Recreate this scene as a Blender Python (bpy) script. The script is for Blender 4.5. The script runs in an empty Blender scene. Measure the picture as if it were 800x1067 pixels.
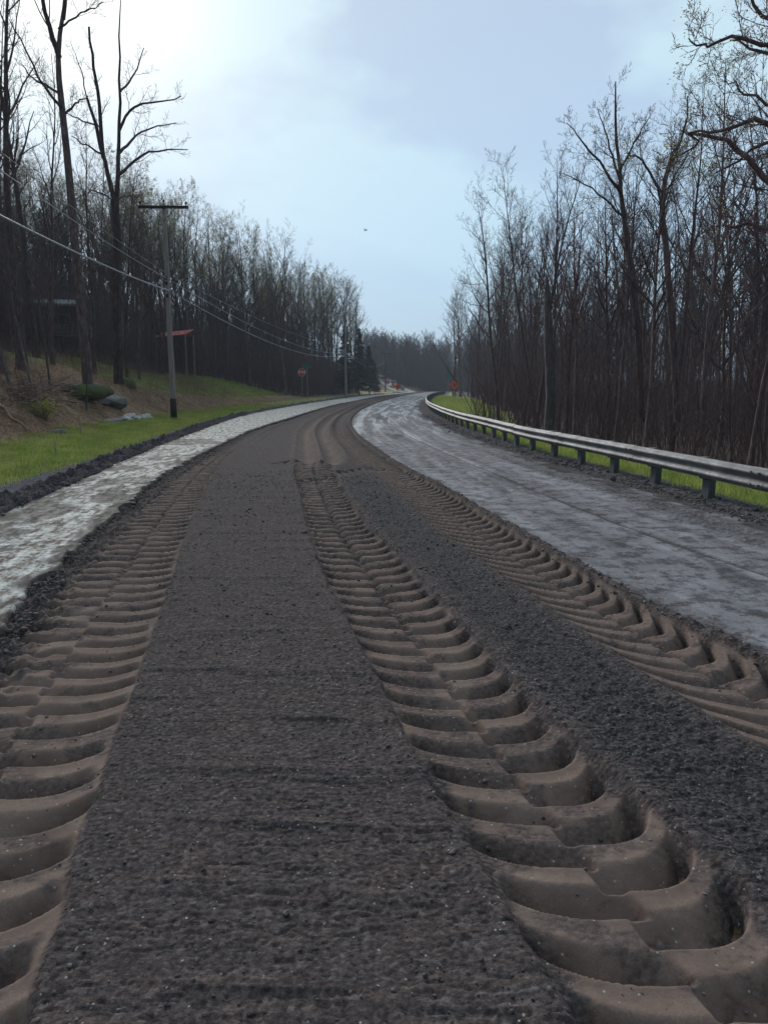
import bpy, math, random
import numpy as np
from mathutils import Vector, Matrix, Euler

# ---------------------------------------------------------------- camera, sky, sun
sc = bpy.context.scene
COL = sc.collection
R = math.radians
CAM_H = 1.75
F = 770.0
PITCH = math.atan((533.5 - 402.0) / F)
cam_d = bpy.data.cameras.new('camera')
cam = bpy.data.objects.new('camera', cam_d); COL.objects.link(cam)
cam.location = (0, 0, CAM_H)
cam.rotation_euler = (math.pi / 2 - PITCH, 0, 0)
cam_d.sensor_fit = 'VERTICAL'; cam_d.sensor_height = 36.0
cam_d.lens = F / 1067.0 * 36.0
cam_d.clip_end = 3000
sc.camera = cam
SUN_AZ, SUN_EL = R(-21), R(24)          # azimuth from +Y, minus = left
SUN_DIR = Vector((math.sin(SUN_AZ) * math.cos(SUN_EL), math.cos(SUN_AZ) * math.cos(SUN_EL), math.sin(SUN_EL)))
world = bpy.data.worlds.new('World'); sc.world = world; world.use_nodes = True
nt = world.node_tree; nt.nodes.clear()
def wn(t, **k):
    n = nt.nodes.new(t)
    for a, b in k.items(): setattr(n, a, b)
    return n
L = nt.links.new
out = wn('ShaderNodeOutputWorld'); bg = wn('ShaderNodeBackground'); bg.inputs[1].default_value = 0.1
sky = wn('ShaderNodeTexSky', sky_type='NISHITA', sun_disc=False)
sky.sun_elevation = SUN_EL; sky.sun_rotation = SUN_AZ
tc = wn('ShaderNodeTexCoord')
mp = wn('ShaderNodeMapping'); mp.inputs['Scale'].default_value = (1.0, 1.0, 2.1); L(tc.outputs['Generated'], mp.inputs[0])
cn = wn('ShaderNodeTexNoise'); cn.inputs['Scale'].default_value = 3.1; cn.inputs['Detail'].default_value = 5; cn.inputs['Roughness'].default_value = .52
L(mp.outputs[0], cn.inputs[0])
cr = wn('ShaderNodeValToRGB'); L(cn.outputs[0], cr.inputs[0])
e = cr.color_ramp.elements
e[0].position = .44; e[0].color = (4.15, 5.25, 6.7, 1)
e[1].position = .56; e[1].color = (5.3, 6.95, 7.7, 1)
# warm white glow of the hidden sun
nrm = wn('ShaderNodeVectorMath', operation='NORMALIZE'); L(tc.outputs['Generated'], nrm.inputs[0])
dt = wn('ShaderNodeVectorMath', operation='DOT_PRODUCT'); L(nrm.outputs[0], dt.inputs[0]); dt.inputs[1].default_value = SUN_DIR
mx0 = wn('ShaderNodeMath', operation='MAXIMUM'); L(dt.outputs['Value'], mx0.inputs[0]); mx0.inputs[1].default_value = 0
pw = wn('ShaderNodeMath', operation='POWER'); L(mx0.outputs[0], pw.inputs[0]); pw.inputs[1].default_value = 100
pn = wn('ShaderNodeMath', operation='MULTIPLY'); L(pw.outputs[0], pn.inputs[0])
rr = wn('ShaderNodeMapRange'); L(cn.outputs[0], rr.inputs[0]); rr.inputs[1].default_value = .3; rr.inputs[2].default_value = .7; rr.inputs[3].default_value = .75; rr.inputs[4].default_value = 1.15
L(rr.outputs[0], pn.inputs[1])
gl = wn('ShaderNodeMix', data_type='RGBA'); L(pn.outputs[0], gl.inputs['Factor']); L(cr.outputs[0], gl.inputs['A']); gl.inputs['B'].default_value = (9.0, 9.6, 9.6, 1)
sx = wn('ShaderNodeSeparateXYZ'); L(nrm.outputs[0], sx.inputs[0])
hz = wn('ShaderNodeMapRange'); L(sx.outputs[2], hz.inputs[0]); hz.inputs[1].default_value = 0; hz.inputs[2].default_value = .42
hm = wn('ShaderNodeMix', data_type='RGBA'); L(hz.outputs[0], hm.inputs['Factor']); hm.inputs['A'].default_value = (3.9, 6.0, 7.9, 1); L(gl.outputs['Result'], hm.inputs['B'])
sm = wn('ShaderNodeMix', data_type='RGBA'); sm.inputs['Factor'].default_value = .90; L(sky.outputs[0], sm.inputs['A']); L(hm.outputs['Result'], sm.inputs['B'])
# thick cloud is darker on the side away from the sun
bk = wn('ShaderNodeMapRange', interpolation_type='SMOOTHSTEP'); L(dt.outputs['Value'], bk.inputs[0]); bk.inputs[1].default_value = -.55; bk.inputs[2].default_value = .72; bk.inputs[3].default_value = .20; bk.inputs[4].default_value = 1.0
bv = wn('ShaderNodeVectorMath', operation='SCALE'); L(sm.outputs['Result'], bv.inputs[0]); L(bk.outputs[0], bv.inputs['Scale'])
L(bv.outputs[0], bg.inputs[0]); L(bg.outputs[0], out.inputs[0])

sun_d = bpy.data.lights.new('sun', 'SUN'); sun_d.energy = 2.1; sun_d.angle = R(13); sun_d.color = (1, .96, .9)
sun = bpy.data.objects.new('sun', sun_d); COL.objects.link(sun); sun.location = (0, 0, 60)
sun.rotation_euler = (-SUN_DIR).to_track_quat('-Z', 'Y').to_euler()
sc.view_settings.view_transform = 'Standard'; sc.view_settings.look = 'None'
sc.view_settings.exposure = 0.36; sc.view_settings.gamma = 1.0
sc.render.engine = 'CYCLES'
sc.cycles.max_bounces = 5; sc.cycles.diffuse_bounces = 2; sc.cycles.glossy_bounces = 2; sc.cycles.volume_bounces = 0
sc.cycles.use_denoising = True

# ---------------------------------------------------------------- helpers
rng = np.random.default_rng(7)
random.seed(7)
def sstep(a, b, x):
    t = np.clip((x - a) / (b - a), 0, 1); return t * t * (3 - 2 * t)
def _h(ix, iy, seed):
    n = (ix * 374761393 + iy * 668265263 + seed * 2147483647).astype(np.int64)
    n = (n ^ (n >> 13)) * 1274126177
    n = n ^ (n >> 16)
    return (n & 0xffffff) / float(0xffffff)
def vnoise(x, y, seed=0):
    x = np.asarray(x, float); y = np.asarray(y, float)
    ix = np.floor(x).astype(np.int64); iy = np.floor(y).astype(np.int64)
    fx = x - ix; fy = y - iy; fx = fx * fx * (3 - 2 * fx); fy = fy * fy * (3 - 2 * fy)
    a = _h(ix, iy, seed); b = _h(ix + 1, iy, seed); c = _h(ix, iy + 1, seed); d = _h(ix + 1, iy + 1, seed)
    return (a * (1 - fx) + b * fx) * (1 - fy) + (c * (1 - fx) + d * fx) * fy - .5
def fbm(x, y, seed=0, o=4, g=.5):
    s = 0; a = 1.
    for k in range(o):
        s = s + a * vnoise(x, y, seed + k * 17); x = x * 2.03 + 5.1; y = y * 2.03 + 9.7; a *= g
    return s

def make_mesh(name, V, quads=None, tris=None, mats=(), midx=None, smooth=True, attrs=None, uv=None):
    V = np.asarray(V, np.float32).reshape(-1, 3)
    loops = []; totals = []
    if quads is not None and len(quads):
        q = np.asarray(quads, np.int32).reshape(-1, 4); loops.append(q.ravel()); totals.append(np.full(len(q), 4, np.int32))
    if tris is not None and len(tris):
        t = np.asarray(tris, np.int32).reshape(-1, 3); loops.append(t.ravel()); totals.append(np.full(len(t), 3, np.int32))
    loops = np.concatenate(loops); totals = np.concatenate(totals)
    me = bpy.data.meshes.new(name)
    me.vertices.add(len(V)); me.vertices.foreach_set('co', V.ravel())
    me.loops.add(len(loops)); me.loops.foreach_set('vertex_index', loops)
    me.polygons.add(len(totals))
    st = np.zeros(len(totals), np.int32); st[1:] = np.cumsum(totals)[:-1]
    me.polygons.foreach_set('loop_start', st); me.polygons.foreach_set('loop_total', totals)
    for m in mats: me.materials.append(m)
    if midx is not None: me.polygons.foreach_set('material_index', np.asarray(midx, np.int32))
    me.polygons.foreach_set('use_smooth', np.full(len(totals), smooth, bool))
    if attrs:
        for k, a in attrs.items():
            at = me.attributes.new(k, 'FLOAT', 'POINT'); at.data.foreach_set('value', np.asarray(a, np.float32).ravel())
    if uv is not None:
        ul = me.uv_layers.new(name='UVMap'); ul.data.foreach_set('uv', np.asarray(uv, np.float32)[loops].ravel())
    me.update(calc_edges=True); me.validate()
    return me
def link(name, me, parent=None, loc=(0, 0, 0), rot=(0, 0, 0), scale=1.0):
    o = bpy.data.objects.new(name, me); COL.objects.link(o)
    o.location = loc; o.rotation_euler = rot
    o.scale = (scale,) * 3 if isinstance(scale, (int, float)) else scale
    if parent: o.parent = parent
    return o
def tag(o, label, cat, group=None):
    o['label'] = label; o['category'] = cat
    if group: o['group'] = group
    return o
def kind(o, k, label=None):
    o['kind'] = k
    if label: o['label'] = label
    return o
def grid_faces(nr, nc):
    i = np.arange(nr - 1)[:, None] * nc + np.arange(nc - 1)[None, :]
    i = i.ravel(); return np.stack([i, i + 1, i + nc + 1, i + nc], 1)
class MB:
    """collects boxes, tubes and polygons into one mesh"""
    def __init__(s): s.V = []; s.Q = []; s.T = []; s.n = 0
    def add(s, V, Q=None, T=None):
        V = np.asarray(V, float).reshape(-1, 3)
        if Q is not None and len(Q): s.Q.append(np.asarray(Q) + s.n)
        if T is not None and len(T): s.T.append(np.asarray(T) + s.n)
        s.V.append(V); s.n += len(V); return s
    def box(s, c, size, rot=None, bev=0.0):
        hx, hy, hz_ = [q / 2 for q in size]
        b = min(bev, hx * .9, hy * .9, hz_ * .9)
        if b <= 0:
            V = np.array([[x, y, z] for x in (-hx, hx) for y in (-hy, hy) for z in (-hz_, hz_)])
            Q = [[0, 1, 3, 2], [4, 6, 7, 5], [0, 4, 5, 1], [2, 3, 7, 6], [0, 2, 6, 4], [1, 5, 7, 3]]
        else:
            V = []
            for z, k in ((-hz_, b), (-hz_ + b, 0), (hz_ - b, 0), (hz_, b)):
                X, Y = hx - k, hy - k
                V += [[-X + b * (k == 0), -Y, z], [X - b * (k == 0), -Y, z], [X, -Y + b * (k == 0), z], [X, Y - b * (k == 0), z],
                      [X - b * (k == 0), Y, z], [-X + b * (k == 0), Y, z], [-X, Y - b * (k == 0), z], [-X, -Y + b * (k == 0), z]]
            V = np.array(V); Q = []
            for r in range(3):
                for i in range(8):
                    j = (i + 1) % 8; Q.append([r * 8 + i, r * 8 + j, r * 8 + 8 + j, r * 8 + 8 + i])
            for a in (0, 24):
                Q += [[a, a + 1, a + 2, a + 7], [a + 7, a + 2, a + 3, a + 6], [a + 6, a + 3, a + 4, a + 5]]
        if rot is not None:
            M = np.array((Euler(rot).to_matrix() if not isinstance(rot, Matrix) else rot)); V = V @ M.T
        return s.add(V + np.array(c), Q)
    def tube(s, pts, rad, k=8, cap=True):
        P = np.asarray(pts, float)[None]; r = np.broadcast_to(np.asarray(rad, float), (P.shape[1],))[None]
        V, Q = tubes(P, r, k); T = None
        if cap:
            n = P.shape[1]; V = np.vstack([V, P[0, 0], P[0, -1]]); T = []
            for i in range(k):
                j = (i + 1) % k; T += [[n * k, j, i], [n * k + 1, (n - 1) * k + i, (n - 1) * k + j]]
        return s.add(V, Q, T)
    def prism(s, poly, axis_o, ax, ay, az, th):
        """polygon in the (ax, ay) plane, extruded th along az"""
        P = np.asarray(poly, float); ax, ay, az, o = map(lambda q: np.asarray(q, float), (ax, ay, az, axis_o))
        A = o + P[:, :1] * ax + P[:, 1:] * ay; B = A + az * th; n = len(P)
        V = np.vstack([A, B, A.mean(0), B.mean(0)]); Q = []; T = []
        for i in range(n):
            j = (i + 1) % n; Q.append([i, j, n + j, n + i]); T += [[2 * n, j, i], [2 * n + 1, n + i, n + j]]
        return s.add(V, Q, T)
    def mesh(s, name, mat, smooth=False):
        return make_mesh(name, np.vstack(s.V), np.vstack(s.Q) if s.Q else None, np.vstack(s.T) if s.T else None, [mat], smooth=smooth)
    def build(s, name, mat, parent=None, smooth=False, **k):
        return link(name, s.mesh(name, mat, smooth), parent, **k)
def tubes(P, r, k):
    """P (B,N,3), r (B,N) -> verts, quads"""
    B, N, _ = P.shape
    T = np.gradient(P, axis=1); T /= np.linalg.norm(T, axis=2, keepdims=True) + 1e-9
    up = np.where(np.abs(T[:, :1, 2:]) > .8, np.array([1., 0, 0]), np.array([0, 0, 1.]))
    up = np.broadcast_to(up, T.shape)
    U = np.cross(T, up); U /= np.linalg.norm(U, axis=2, keepdims=True) + 1e-9
    W = np.cross(T, U)
    a = np.arange(k) * 2 * math.pi / k
    V = P[:, :, None, :] + r[:, :, None, None] * (U[:, :, None, :] * np.cos(a)[None, None, :, None] + W[:, :, None, :] * np.sin(a)[None, None, :, None])
    V = V.reshape(-1, 3)
    b = np.arange(B)[:, None, None] * N * k + np.arange(N - 1)[None, :, None] * k
    i = np.arange(k)[None, None, :]; j = (i + 1) % k
    Q = np.stack([b + i, b + j, b + k + j, b + k + i], -1).reshape(-1, 4)
    return V, Q
def scatter_shapes(base_V, base_T, P, S, rng_, flat=1.0, tilt=True):
    """copies of a small shape at points P with sizes S, random orientation"""
    n = len(P); m = len(base_V)
    a = rng_.uniform(0, 2 * math.pi, n); ca, sa = np.cos(a), np.sin(a)
    V = np.broadcast_to(base_V, (n, m, 3)).copy()
    V *= rng_.uniform(.7, 1.3, (n, 1, 3))
    V *= 1 + rng_.uniform(-.18, .18, (n, m, 1))
    if tilt:
        b = rng_.uniform(-.7, .7, n)[:, None]; y, z = V[..., 1].copy(), V[..., 2].copy()
        V[..., 1] = y * np.cos(b) - z * np.sin(b); V[..., 2] = y * np.sin(b) + z * np.cos(b)
    x, y = V[..., 0].copy(), V[..., 1].copy()
    V[..., 0] = x * ca[:, None] - y * sa[:, None]; V[..., 1] = x * sa[:, None] + y * ca[:, None]
    V[..., 2] *= flat
    V = V * S[:, None, None] + P[:, None, :]
    T = (np.arange(n)[:, None, None] * m + np.asarray(base_T)[None]).reshape(-1, 3)
    return V.reshape(-1, 3), T
ICO_V = None
def ico():
    global ICO_V, ICO_T
    if ICO_V is None:
        t = (1 + 5 ** .5) / 2
        v = np.array([[-1, t, 0], [1, t, 0], [-1, -t, 0], [1, -t, 0], [0, -1, t], [0, 1, t], [0, -1, -t], [0, 1, -t], [t, 0, -1], [t, 0, 1], [-t, 0, -1], [-t, 0, 1]], float)
        ICO_V = v / np.linalg.norm(v[0])
        ICO_T = np.array([[0, 11, 5], [0, 5, 1], [0, 1, 7], [0, 7, 10], [0, 10, 11], [1, 5, 9], [5, 11, 4], [11, 10, 2], [10, 7, 6], [7, 1, 8], [3, 9, 4], [3, 4, 2], [3, 2, 6], [3, 6, 8], [3, 8, 9], [4, 9, 5], [2, 4, 11], [6, 2, 10], [8, 6, 7], [9, 8, 1]])
    return ICO_V, ICO_T

# ---------------------------------------------------------------- materials
def mat(name, rough=.9, spec=.3):
    m = bpy.data.materials.new(name); m.use_nodes = True
    b = m.node_tree.nodes['Principled BSDF']; b.inputs['Roughness'].default_value = rough
    b.inputs['Specular IOR Level'].default_value = spec
    return m, m.node_tree, b
class NG:
    def __init__(s, tree): s.t = tree; s.tc = None
    def n(s, ty, ins=None, **k):
        x = s.t.nodes.new(ty)
        for a, b in k.items(): setattr(x, a, b)
        for a, b in (ins or {}).items():
            if isinstance(b, bpy.types.NodeSocket): s.t.links.new(b, x.inputs[a])
            else: x.inputs[a].default_value = b
        return x
    def co(s, which='Object', scale=(1, 1, 1), rot=(0, 0, 0)):
        if s.tc is None: s.tc = s.n('ShaderNodeTexCoord')
        return s.n('ShaderNodeMapping', {0: s.tc.outputs[which], 'Scale': scale, 'Rotation': rot}).outputs[0]
    def noise(s, vec, scale, detail=4, rough=.55): return s.n('ShaderNodeTexNoise', {'Vector': vec, 'Scale': scale, 'Detail': detail, 'Roughness': rough}).outputs[0]
    def ramp(s, f, pts):
        r = s.n('ShaderNodeValToRGB', {0: f}); el = r.color_ramp.elements
        while len(el) < len(pts): el.new(.5)
        for q, (p, c) in zip(el, pts): q.position = p; q.color = (*c, 1) if len(c) == 3 else c
        return r.outputs[0]
    def mr(s, f, a, b, c=0., d=1.): return s.n('ShaderNodeMapRange', {0: f, 1: a, 2: b, 3: c, 4: d}).outputs[0]
    def mix(s, f, a, b, mode='MIX'): return s.n('ShaderNodeMix', {'Factor': f, 'A': (*a, 1) if isinstance(a, tuple) else a, 'B': (*b, 1) if isinstance(b, tuple) else b}, data_type='RGBA', blend_type=mode).outputs['Result']
    def math(s, op, a, b=0.): return s.n('ShaderNodeMath', {0: a, 1: b}, operation=op).outputs[0]
    def attr(s, nm): return s.n('ShaderNodeAttribute', attribute_name=nm).outputs['Fac']
    def bump(s, h, st, d, nrm=None):
        i = {'Height': h, 'Strength': st, 'Distance': d}
        if nrm is not None: i['Normal'] = nrm
        return s.n('ShaderNodeBump', i).outputs[0]
    def link(s, a, b): s.t.links.new(a, b)
def g3(v): return (v, v, v)

def simple_mat(name, col, rough=.8, spec=.3, var=.25, scale=3.0, metal=0., stretch=(1, 1, 1), bump=0.):
    m, t, b = mat(name, rough, spec); g = NG(t)
    n = g.noise(g.co('Object', stretch), scale, 5, .6)
    lo = tuple(c * (1 - var) for c in col); hi = tuple(min(1, c * (1 + var)) for c in col)
    g.link(g.ramp(n, [(.3, lo), (.7, hi)]), b.inputs['Base Color']); b.inputs['Metallic'].default_value = metal
    if bump: g.link(g.bump(n, .6, bump), b.inputs['Normal'])
    return m

# worked road bed: loose dark gravel, packed sandy where the tyres pressed it
def mk_bed():
    m, t, b = mat('road_bed_soil', 1.0, .05); g = NG(t)
    o = g.co(); pk = g.attr('packed')
    n1 = g.noise(o, 3.2, 5, .65); n2 = g.noise(o, 45, 4, .7); n3 = g.noise(o, 170, 3, .7)
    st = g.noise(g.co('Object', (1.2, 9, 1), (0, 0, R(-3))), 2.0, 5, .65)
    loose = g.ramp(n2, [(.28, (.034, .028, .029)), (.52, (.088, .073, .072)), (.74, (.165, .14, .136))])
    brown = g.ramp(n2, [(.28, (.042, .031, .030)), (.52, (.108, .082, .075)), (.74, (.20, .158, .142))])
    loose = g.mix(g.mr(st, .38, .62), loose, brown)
    coarse = g.attr('coarse')
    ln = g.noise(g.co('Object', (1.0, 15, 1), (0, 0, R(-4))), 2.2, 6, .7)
    loose = g.mix(g.math('MULTIPLY', g.mr(ln, .58, .66), .32), loose, (.22, .19, .175))  # pale thin cross streaks: lit tops of raised scrape lines, put into the colour
    loose = g.mix(coarse, loose, g.ramp(n2, [(.25, (.034, .029, .030)), (.5, (.088, .077, .077)), (.75, (.21, .185, .182))]))
    packed = g.ramp(n3, [(.25, (.165, .110, .088)), (.55, (.25, .184, .148)), (.8, (.34, .262, .215))])
    packed = g.mix(g.mr(n1, .35, .7), packed, (.15, .104, .086))
    # white and grey grit specks
    vo = g.n('ShaderNodeTexVoronoi', {'Vector': o, 'Scale': 62.0}, feature='F1')
    sel = g.n('ShaderNodeSeparateColor', {0: vo.outputs['Color']})
    spk = g.math('MULTIPLY', g.math('LESS_THAN', vo.outputs['Distance'], .26), g.math('GREATER_THAN', sel.outputs[0], .955))
    col = g.mix(pk, loose, packed)
    col = g.mix(spk, col, (.34, .33, .31))
    vo2 = g.n('ShaderNodeTexVoronoi', {'Vector': o, 'Scale': 38.0}, feature='F1')
    sel2 = g.n('ShaderNodeSeparateColor', {0: vo2.outputs['Color']})
    tone = g.mr(sel2.outputs[1], 0, 1, .55, 1.5)
    tn = g.n('ShaderNodeCombineColor', {0: tone, 1: tone, 2: tone}).outputs[0]
    col2 = g.mix(1.0, col, tn, 'MULTIPLY')
    col = g.mix(g.mr(pk, 0, 1, .55, .05), col, col2)
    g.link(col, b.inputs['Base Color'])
    h = g.math('ADD', g.math('MULTIPLY', n2, .8), g.math('MULTIPLY', n3, .35))
    h = g.math('SUBTRACT', h, g.math('MULTIPLY', vo2.outputs['Distance'], .8))
    inv = g.mr(pk, 0, 1, 1.0, .13)
    bn = g.bump(h, g.math('MULTIPLY', inv, g.mr(coarse, 0, 1, .55, 1.0)), .03)
    g.link(bn, b.inputs['Normal'])
    return m
M_BED = mk_bed()

def mk_lane():
    m, t, b = mat('dusty_asphalt', .75, .4); g = NG(t)
    u = g.n('ShaderNodeUVMap').outputs[0]
    us = g.n('ShaderNodeMapping', {0: u, 'Scale': (2.4, .13, 1)}).outputs[0]
    us2 = g.n('ShaderNodeMapping', {0: u, 'Scale': (7, .5, 1)}).outputs[0]
    s1 = g.noise(us, 1.0, 7, .62); s2 = g.noise(us2, 1.0, 5, .6); o = g.co()
    n1 = g.noise(o, 1.6, 6, .7); n2 = g.noise(o, 60, 4, .7)
    f = g.math('ADD', g.math('MULTIPLY', s1, .42), g.math('ADD', g.math('MULTIPLY', s2, .20), g.math('MULTIPLY', n1, .38)))
    col = g.ramp(f, [(.36, (.13, .12, .126)), (.46, (.19, .178, .187)), (.54, (.25, .238, .25)), (.66, (.38, .368, .38))])
    dk = g.attr('dark')
    mud = g.ramp(n2, [(.3, (.035, .032, .033)), (.7, (.09, .082, .08))])
    # crumbs of dark material
    cr_ = g.mr(g.math('ADD', g.noise(o, 3.5, 7, .8), g.math('MULTIPLY', n2, .25)), .63, .69)
    col = g.mix(g.math('MULTIPLY', cr_, .85), col, mud)
    col = g.mix(dk, col, mud)
    n5 = g.noise(o, 22, 4, .75)
    gr = g.math('MULTIPLY', g.mr(n2, .3, .7, .72, 1.28), g.mr(n5, .3, .7, .8, 1.2))
    col = g.mix(1.0, col, g.n('ShaderNodeCombineColor', {0: gr, 1: gr, 2: gr}).outputs[0], 'MULTIPLY')
    wet = g.math('MULTIPLY', g.mr(s1, .46, .60), g.attr('wet'))
    g.link(g.mr(wet, 0, 1, .85, .26), b.inputs['Roughness'])
    g.link(g.math('MULTIPLY', g.mr(wet, 0, 1, .05, .32), g.mr(dk, 0, 1, 1, .1)), b.inputs['Specular IOR Level'])
    col = g.mix(g.math('MULTIPLY', wet, .35), col, (.07, .075, .085))
    g.link(col, b.inputs['Base Color'])
    hh = g.math('ADD', g.math('MULTIPLY', n2, .5), g.math('MULTIPLY', cr_, .8))
    g.link(g.bump(hh, .55, .012), b.inputs['Normal'])
    return m
M_LANE = mk_lane()

def mk_white():
    m, t, b = mat('milled_pale_pavement', .8, .06); g = NG(t)
    u = g.n('ShaderNodeUVMap').outputs[0]
    us = g.n('ShaderNodeMapping', {0: u, 'Scale': (6.0, 1.3, 1)}).outputs[0]; o = g.co()
    s1 = g.noise(us, 1.4, 7, .7); n1 = g.noise(o, 11, 6, .75); n2 = g.noise(o, 40, 4, .7)
    f = g.math('ADD', g.math('MULTIPLY', s1, .5), g.math('MULTIPLY', n1, .5))
    col = g.ramp(f, [(.40, (.10, .075, .055)), (.465, (.22, .18, .145)), (.50, (.46, .44, .40)), (.60, (.70, .69, .65))])
    col = g.mix(g.mr(n2, .54, .66), col, (.16, .135, .115))
    dk = g.attr('dark')
    col = g.mix(dk, col, g.ramp(n2, [(.3, (.045, .038, .034)), (.7, (.12, .10, .09))]))
    g.link(col, b.inputs['Base Color'])
    g.link(g.mr(f, .4, .6, .9, .6), b.inputs['Roughness'])
    g.link(g.bump(g.math('ADD', f, g.math('MULTIPLY', n2, .5)), .8, .014), b.inputs['Normal'])
    return m
M_WHITE = mk_white()

def mk_gravel(name, lo, hi, sc_=30):
    m, t, b = mat(name, 1.0, .06); g = NG(t); o = g.co()
    n2 = g.noise(o, sc_, 5, .75); n1 = g.noise(o, 2.2, 4, .6)
    vo = g.n('ShaderNodeTexVoronoi', {'Vector': o, 'Scale': sc_ * 1.1}, feature='F1')
    col = g.ramp(n2, [(.3, lo), (.7, hi)])
    col = g.mix(g.mr(n1, .4, .7, 0, .5), col, lo)
    tone = g.mr(g.n('ShaderNodeSeparateColor', {0: vo.outputs['Color']}).outputs[0], 0, 1, .6, 1.5)
    col = g.mix(1.0, col, g.n('ShaderNodeCombineColor', {0: tone, 1: tone, 2: tone}).outputs[0], 'MULTIPLY')
    g.link(col, b.inputs['Base Color'])
    g.link(g.bump(g.math('SUBTRACT', n2, vo.outputs['Distance']), 1., .04), b.inputs['Normal'])
    return m
M_BERM = mk_gravel('dark_crumbled_asphalt', (.055, .047, .050), (.19, .168, .17))
M_SHOULDER = mk_gravel('grey_shoulder_gravel', (.085, .08, .088), (.24, .23, .245), 38)

def mk_ground():
    m, t, b = mat('ground_cover', .95, .15); g = NG(t); o = g.co()
    n0 = g.noise(o, .35, 4, .6); n1 = g.noise(o, 2.3, 6, .72); n2 = g.noise(o, 14, 5, .75); n3 = g.noise(o, 50, 3, .7)
    leaf = g.ramp(n2, [(.28, (.06, .035, .025)), (.46, (.23, .14, .09)), (.56, (.42, .28, .175)), (.68, (.66, .52, .35))])
    leaf = g.mix(g.mr(n1, .5, .68), leaf, g.ramp(n3, [(.3, (.045, .05, .018)), (.7, (.12, .125, .045))]))
    leaf = g.mix(g.mr(n0, .42, .62, 0, .75), leaf, g.ramp(n2, [(.3, (.09, .045, .035)), (.7, (.32, .17, .115))]))
    grass = g.ramp(n2, [(.3, (.15, .18, .045)), (.52, (.27, .33, .085)), (.75, (.42, .43, .16))])
    grass = g.mix(g.mr(n1, .47, .62, 0, .8), grass, (.30, .25, .12))
    litter = g.ramp(n1, [(.3, (.05, .034, .027)), (.7, (.15, .10, .07))])
    col = g.mix(g.attr('grass'), leaf, grass)
    col = g.mix(g.attr('wood'), col, litter)
    g.link(col, b.inputs['Base Color'])
    g.link(g.bump(g.math('ADD', n2, g.math('MULTIPLY', n1, .6)), 1., .12), b.inputs['Normal'])
    return m
M_GROUND = mk_ground()

def mk_blade(name, cols, thin=0.):
    m, t, b = mat(name, .7, .2); g = NG(t)
    n = g.noise(g.co(), 1.3, 3, .6); n2 = g.noise(g.co(), 30, 2, .6)
    f = g.math('ADD', g.math('MULTIPLY', n, .5), g.math('MULTIPLY', n2, .5))
    c = g.ramp(f, list(zip((.36, .5, .62), cols))); g.link(c, b.inputs['Base Color'])
    if thin:                           # light passes through thin leaves
        tr = g.n('ShaderNodeBsdfTranslucent', {0: c}); ms = g.n('ShaderNodeMixShader', {0: thin, 1: b.outputs[0], 2: tr.outputs[0]})
        g.link(ms.outputs[0], t.nodes['Material Output'].inputs[0])
    return m
M_BLADE = mk_blade('grass_blade', [(.13, .175, .04), (.25, .33, .075), (.44, .44, .15)], .5)
M_DEAD = mk_blade('dry_stems', [(.10, .07, .045), (.28, .21, .12), (.50, .40, .25)], .5)
M_BRIAR = mk_blade('briar_stems', [(.08, .05, .045), (.20, .125, .10), (.36, .26, .20)])
M_LEAVES = mk_blade('fallen_leaves', [(.11, .06, .04), (.32, .19, .11), (.60, .43, .27)], .5)
M_GRIT = mk_blade('loose_grit', [(.028, .025, .026), (.085, .077, .074), (.22, .21, .20)])
M_BUSHLEAF = mk_blade('young_leaves', [(.20, .30, .02), (.36, .46, .04), (.5, .55, .08)], .5)
M_BUD = mk_blade('spring_buds', [(.16, .13, .05), (.30, .28, .09), (.42, .42, .14)], .5)
M_NEEDLE = mk_blade('conifer_needles', [(.02, .034, .02), (.038, .058, .034), (.06, .085, .05)])

def mk_bark(name, lo, mid, hi, sc_=1.0):
    m, t, b = mat(name, .92, .15); g = NG(t)
    n = g.noise(g.co('Object', (5 * sc_, 5 * sc_, 1.1)), 2.2, 5, .7)
    oi = g.n('ShaderNodeObjectInfo').outputs['Random']
    col = g.ramp(n, [(.3, lo), (.52, mid), (.72, hi)])
    tone = g.mr(oi, 0, 1, .62, 1.45)
    tn = g.n('ShaderNodeCombineColor', {0: tone, 1: g.math('MULTIPLY', tone, .98), 2: tone}).outputs[0]
    g.link(g.mix(1.0, col, tn, 'MULTIPLY'), b.inputs['Base Color'])
    g.link(g.bump(n, .8, .03), b.inputs['Normal'])
    return m
M_BARK = mk_bark('dark_bark', (.045, .032, .032), (.115, .082, .078), (.25, .19, .175))
M_BARKL = mk_bark('pale_bark', (.07, .062, .06), (.16, .14, .13), (.30, .275, .25))
M_BARKM = mk_bark('grey_bark', (.045, .04, .04), (.10, .088, .085), (.19, .17, .16))
M_TWIG = mk_bark('twig_bark', (.05, .031, .031), (.115, .073, .069), (.22, .15, .135))
M_FAR = mk_bark('far_wood_bark', (.07, .046, .048), (.14, .094, .094), (.24, .17, .16), .4)
M_POLE = simple_mat('weathered_pole_wood', (.33, .28, .265), .9, .2, .35, 2, stretch=(14, 14, .6), bump=.01)
M_POLEDK = simple_mat('creosoted_pole_wood', (.035, .028, .028), .8, .3, .4, 3)
M_GALV = None
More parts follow.
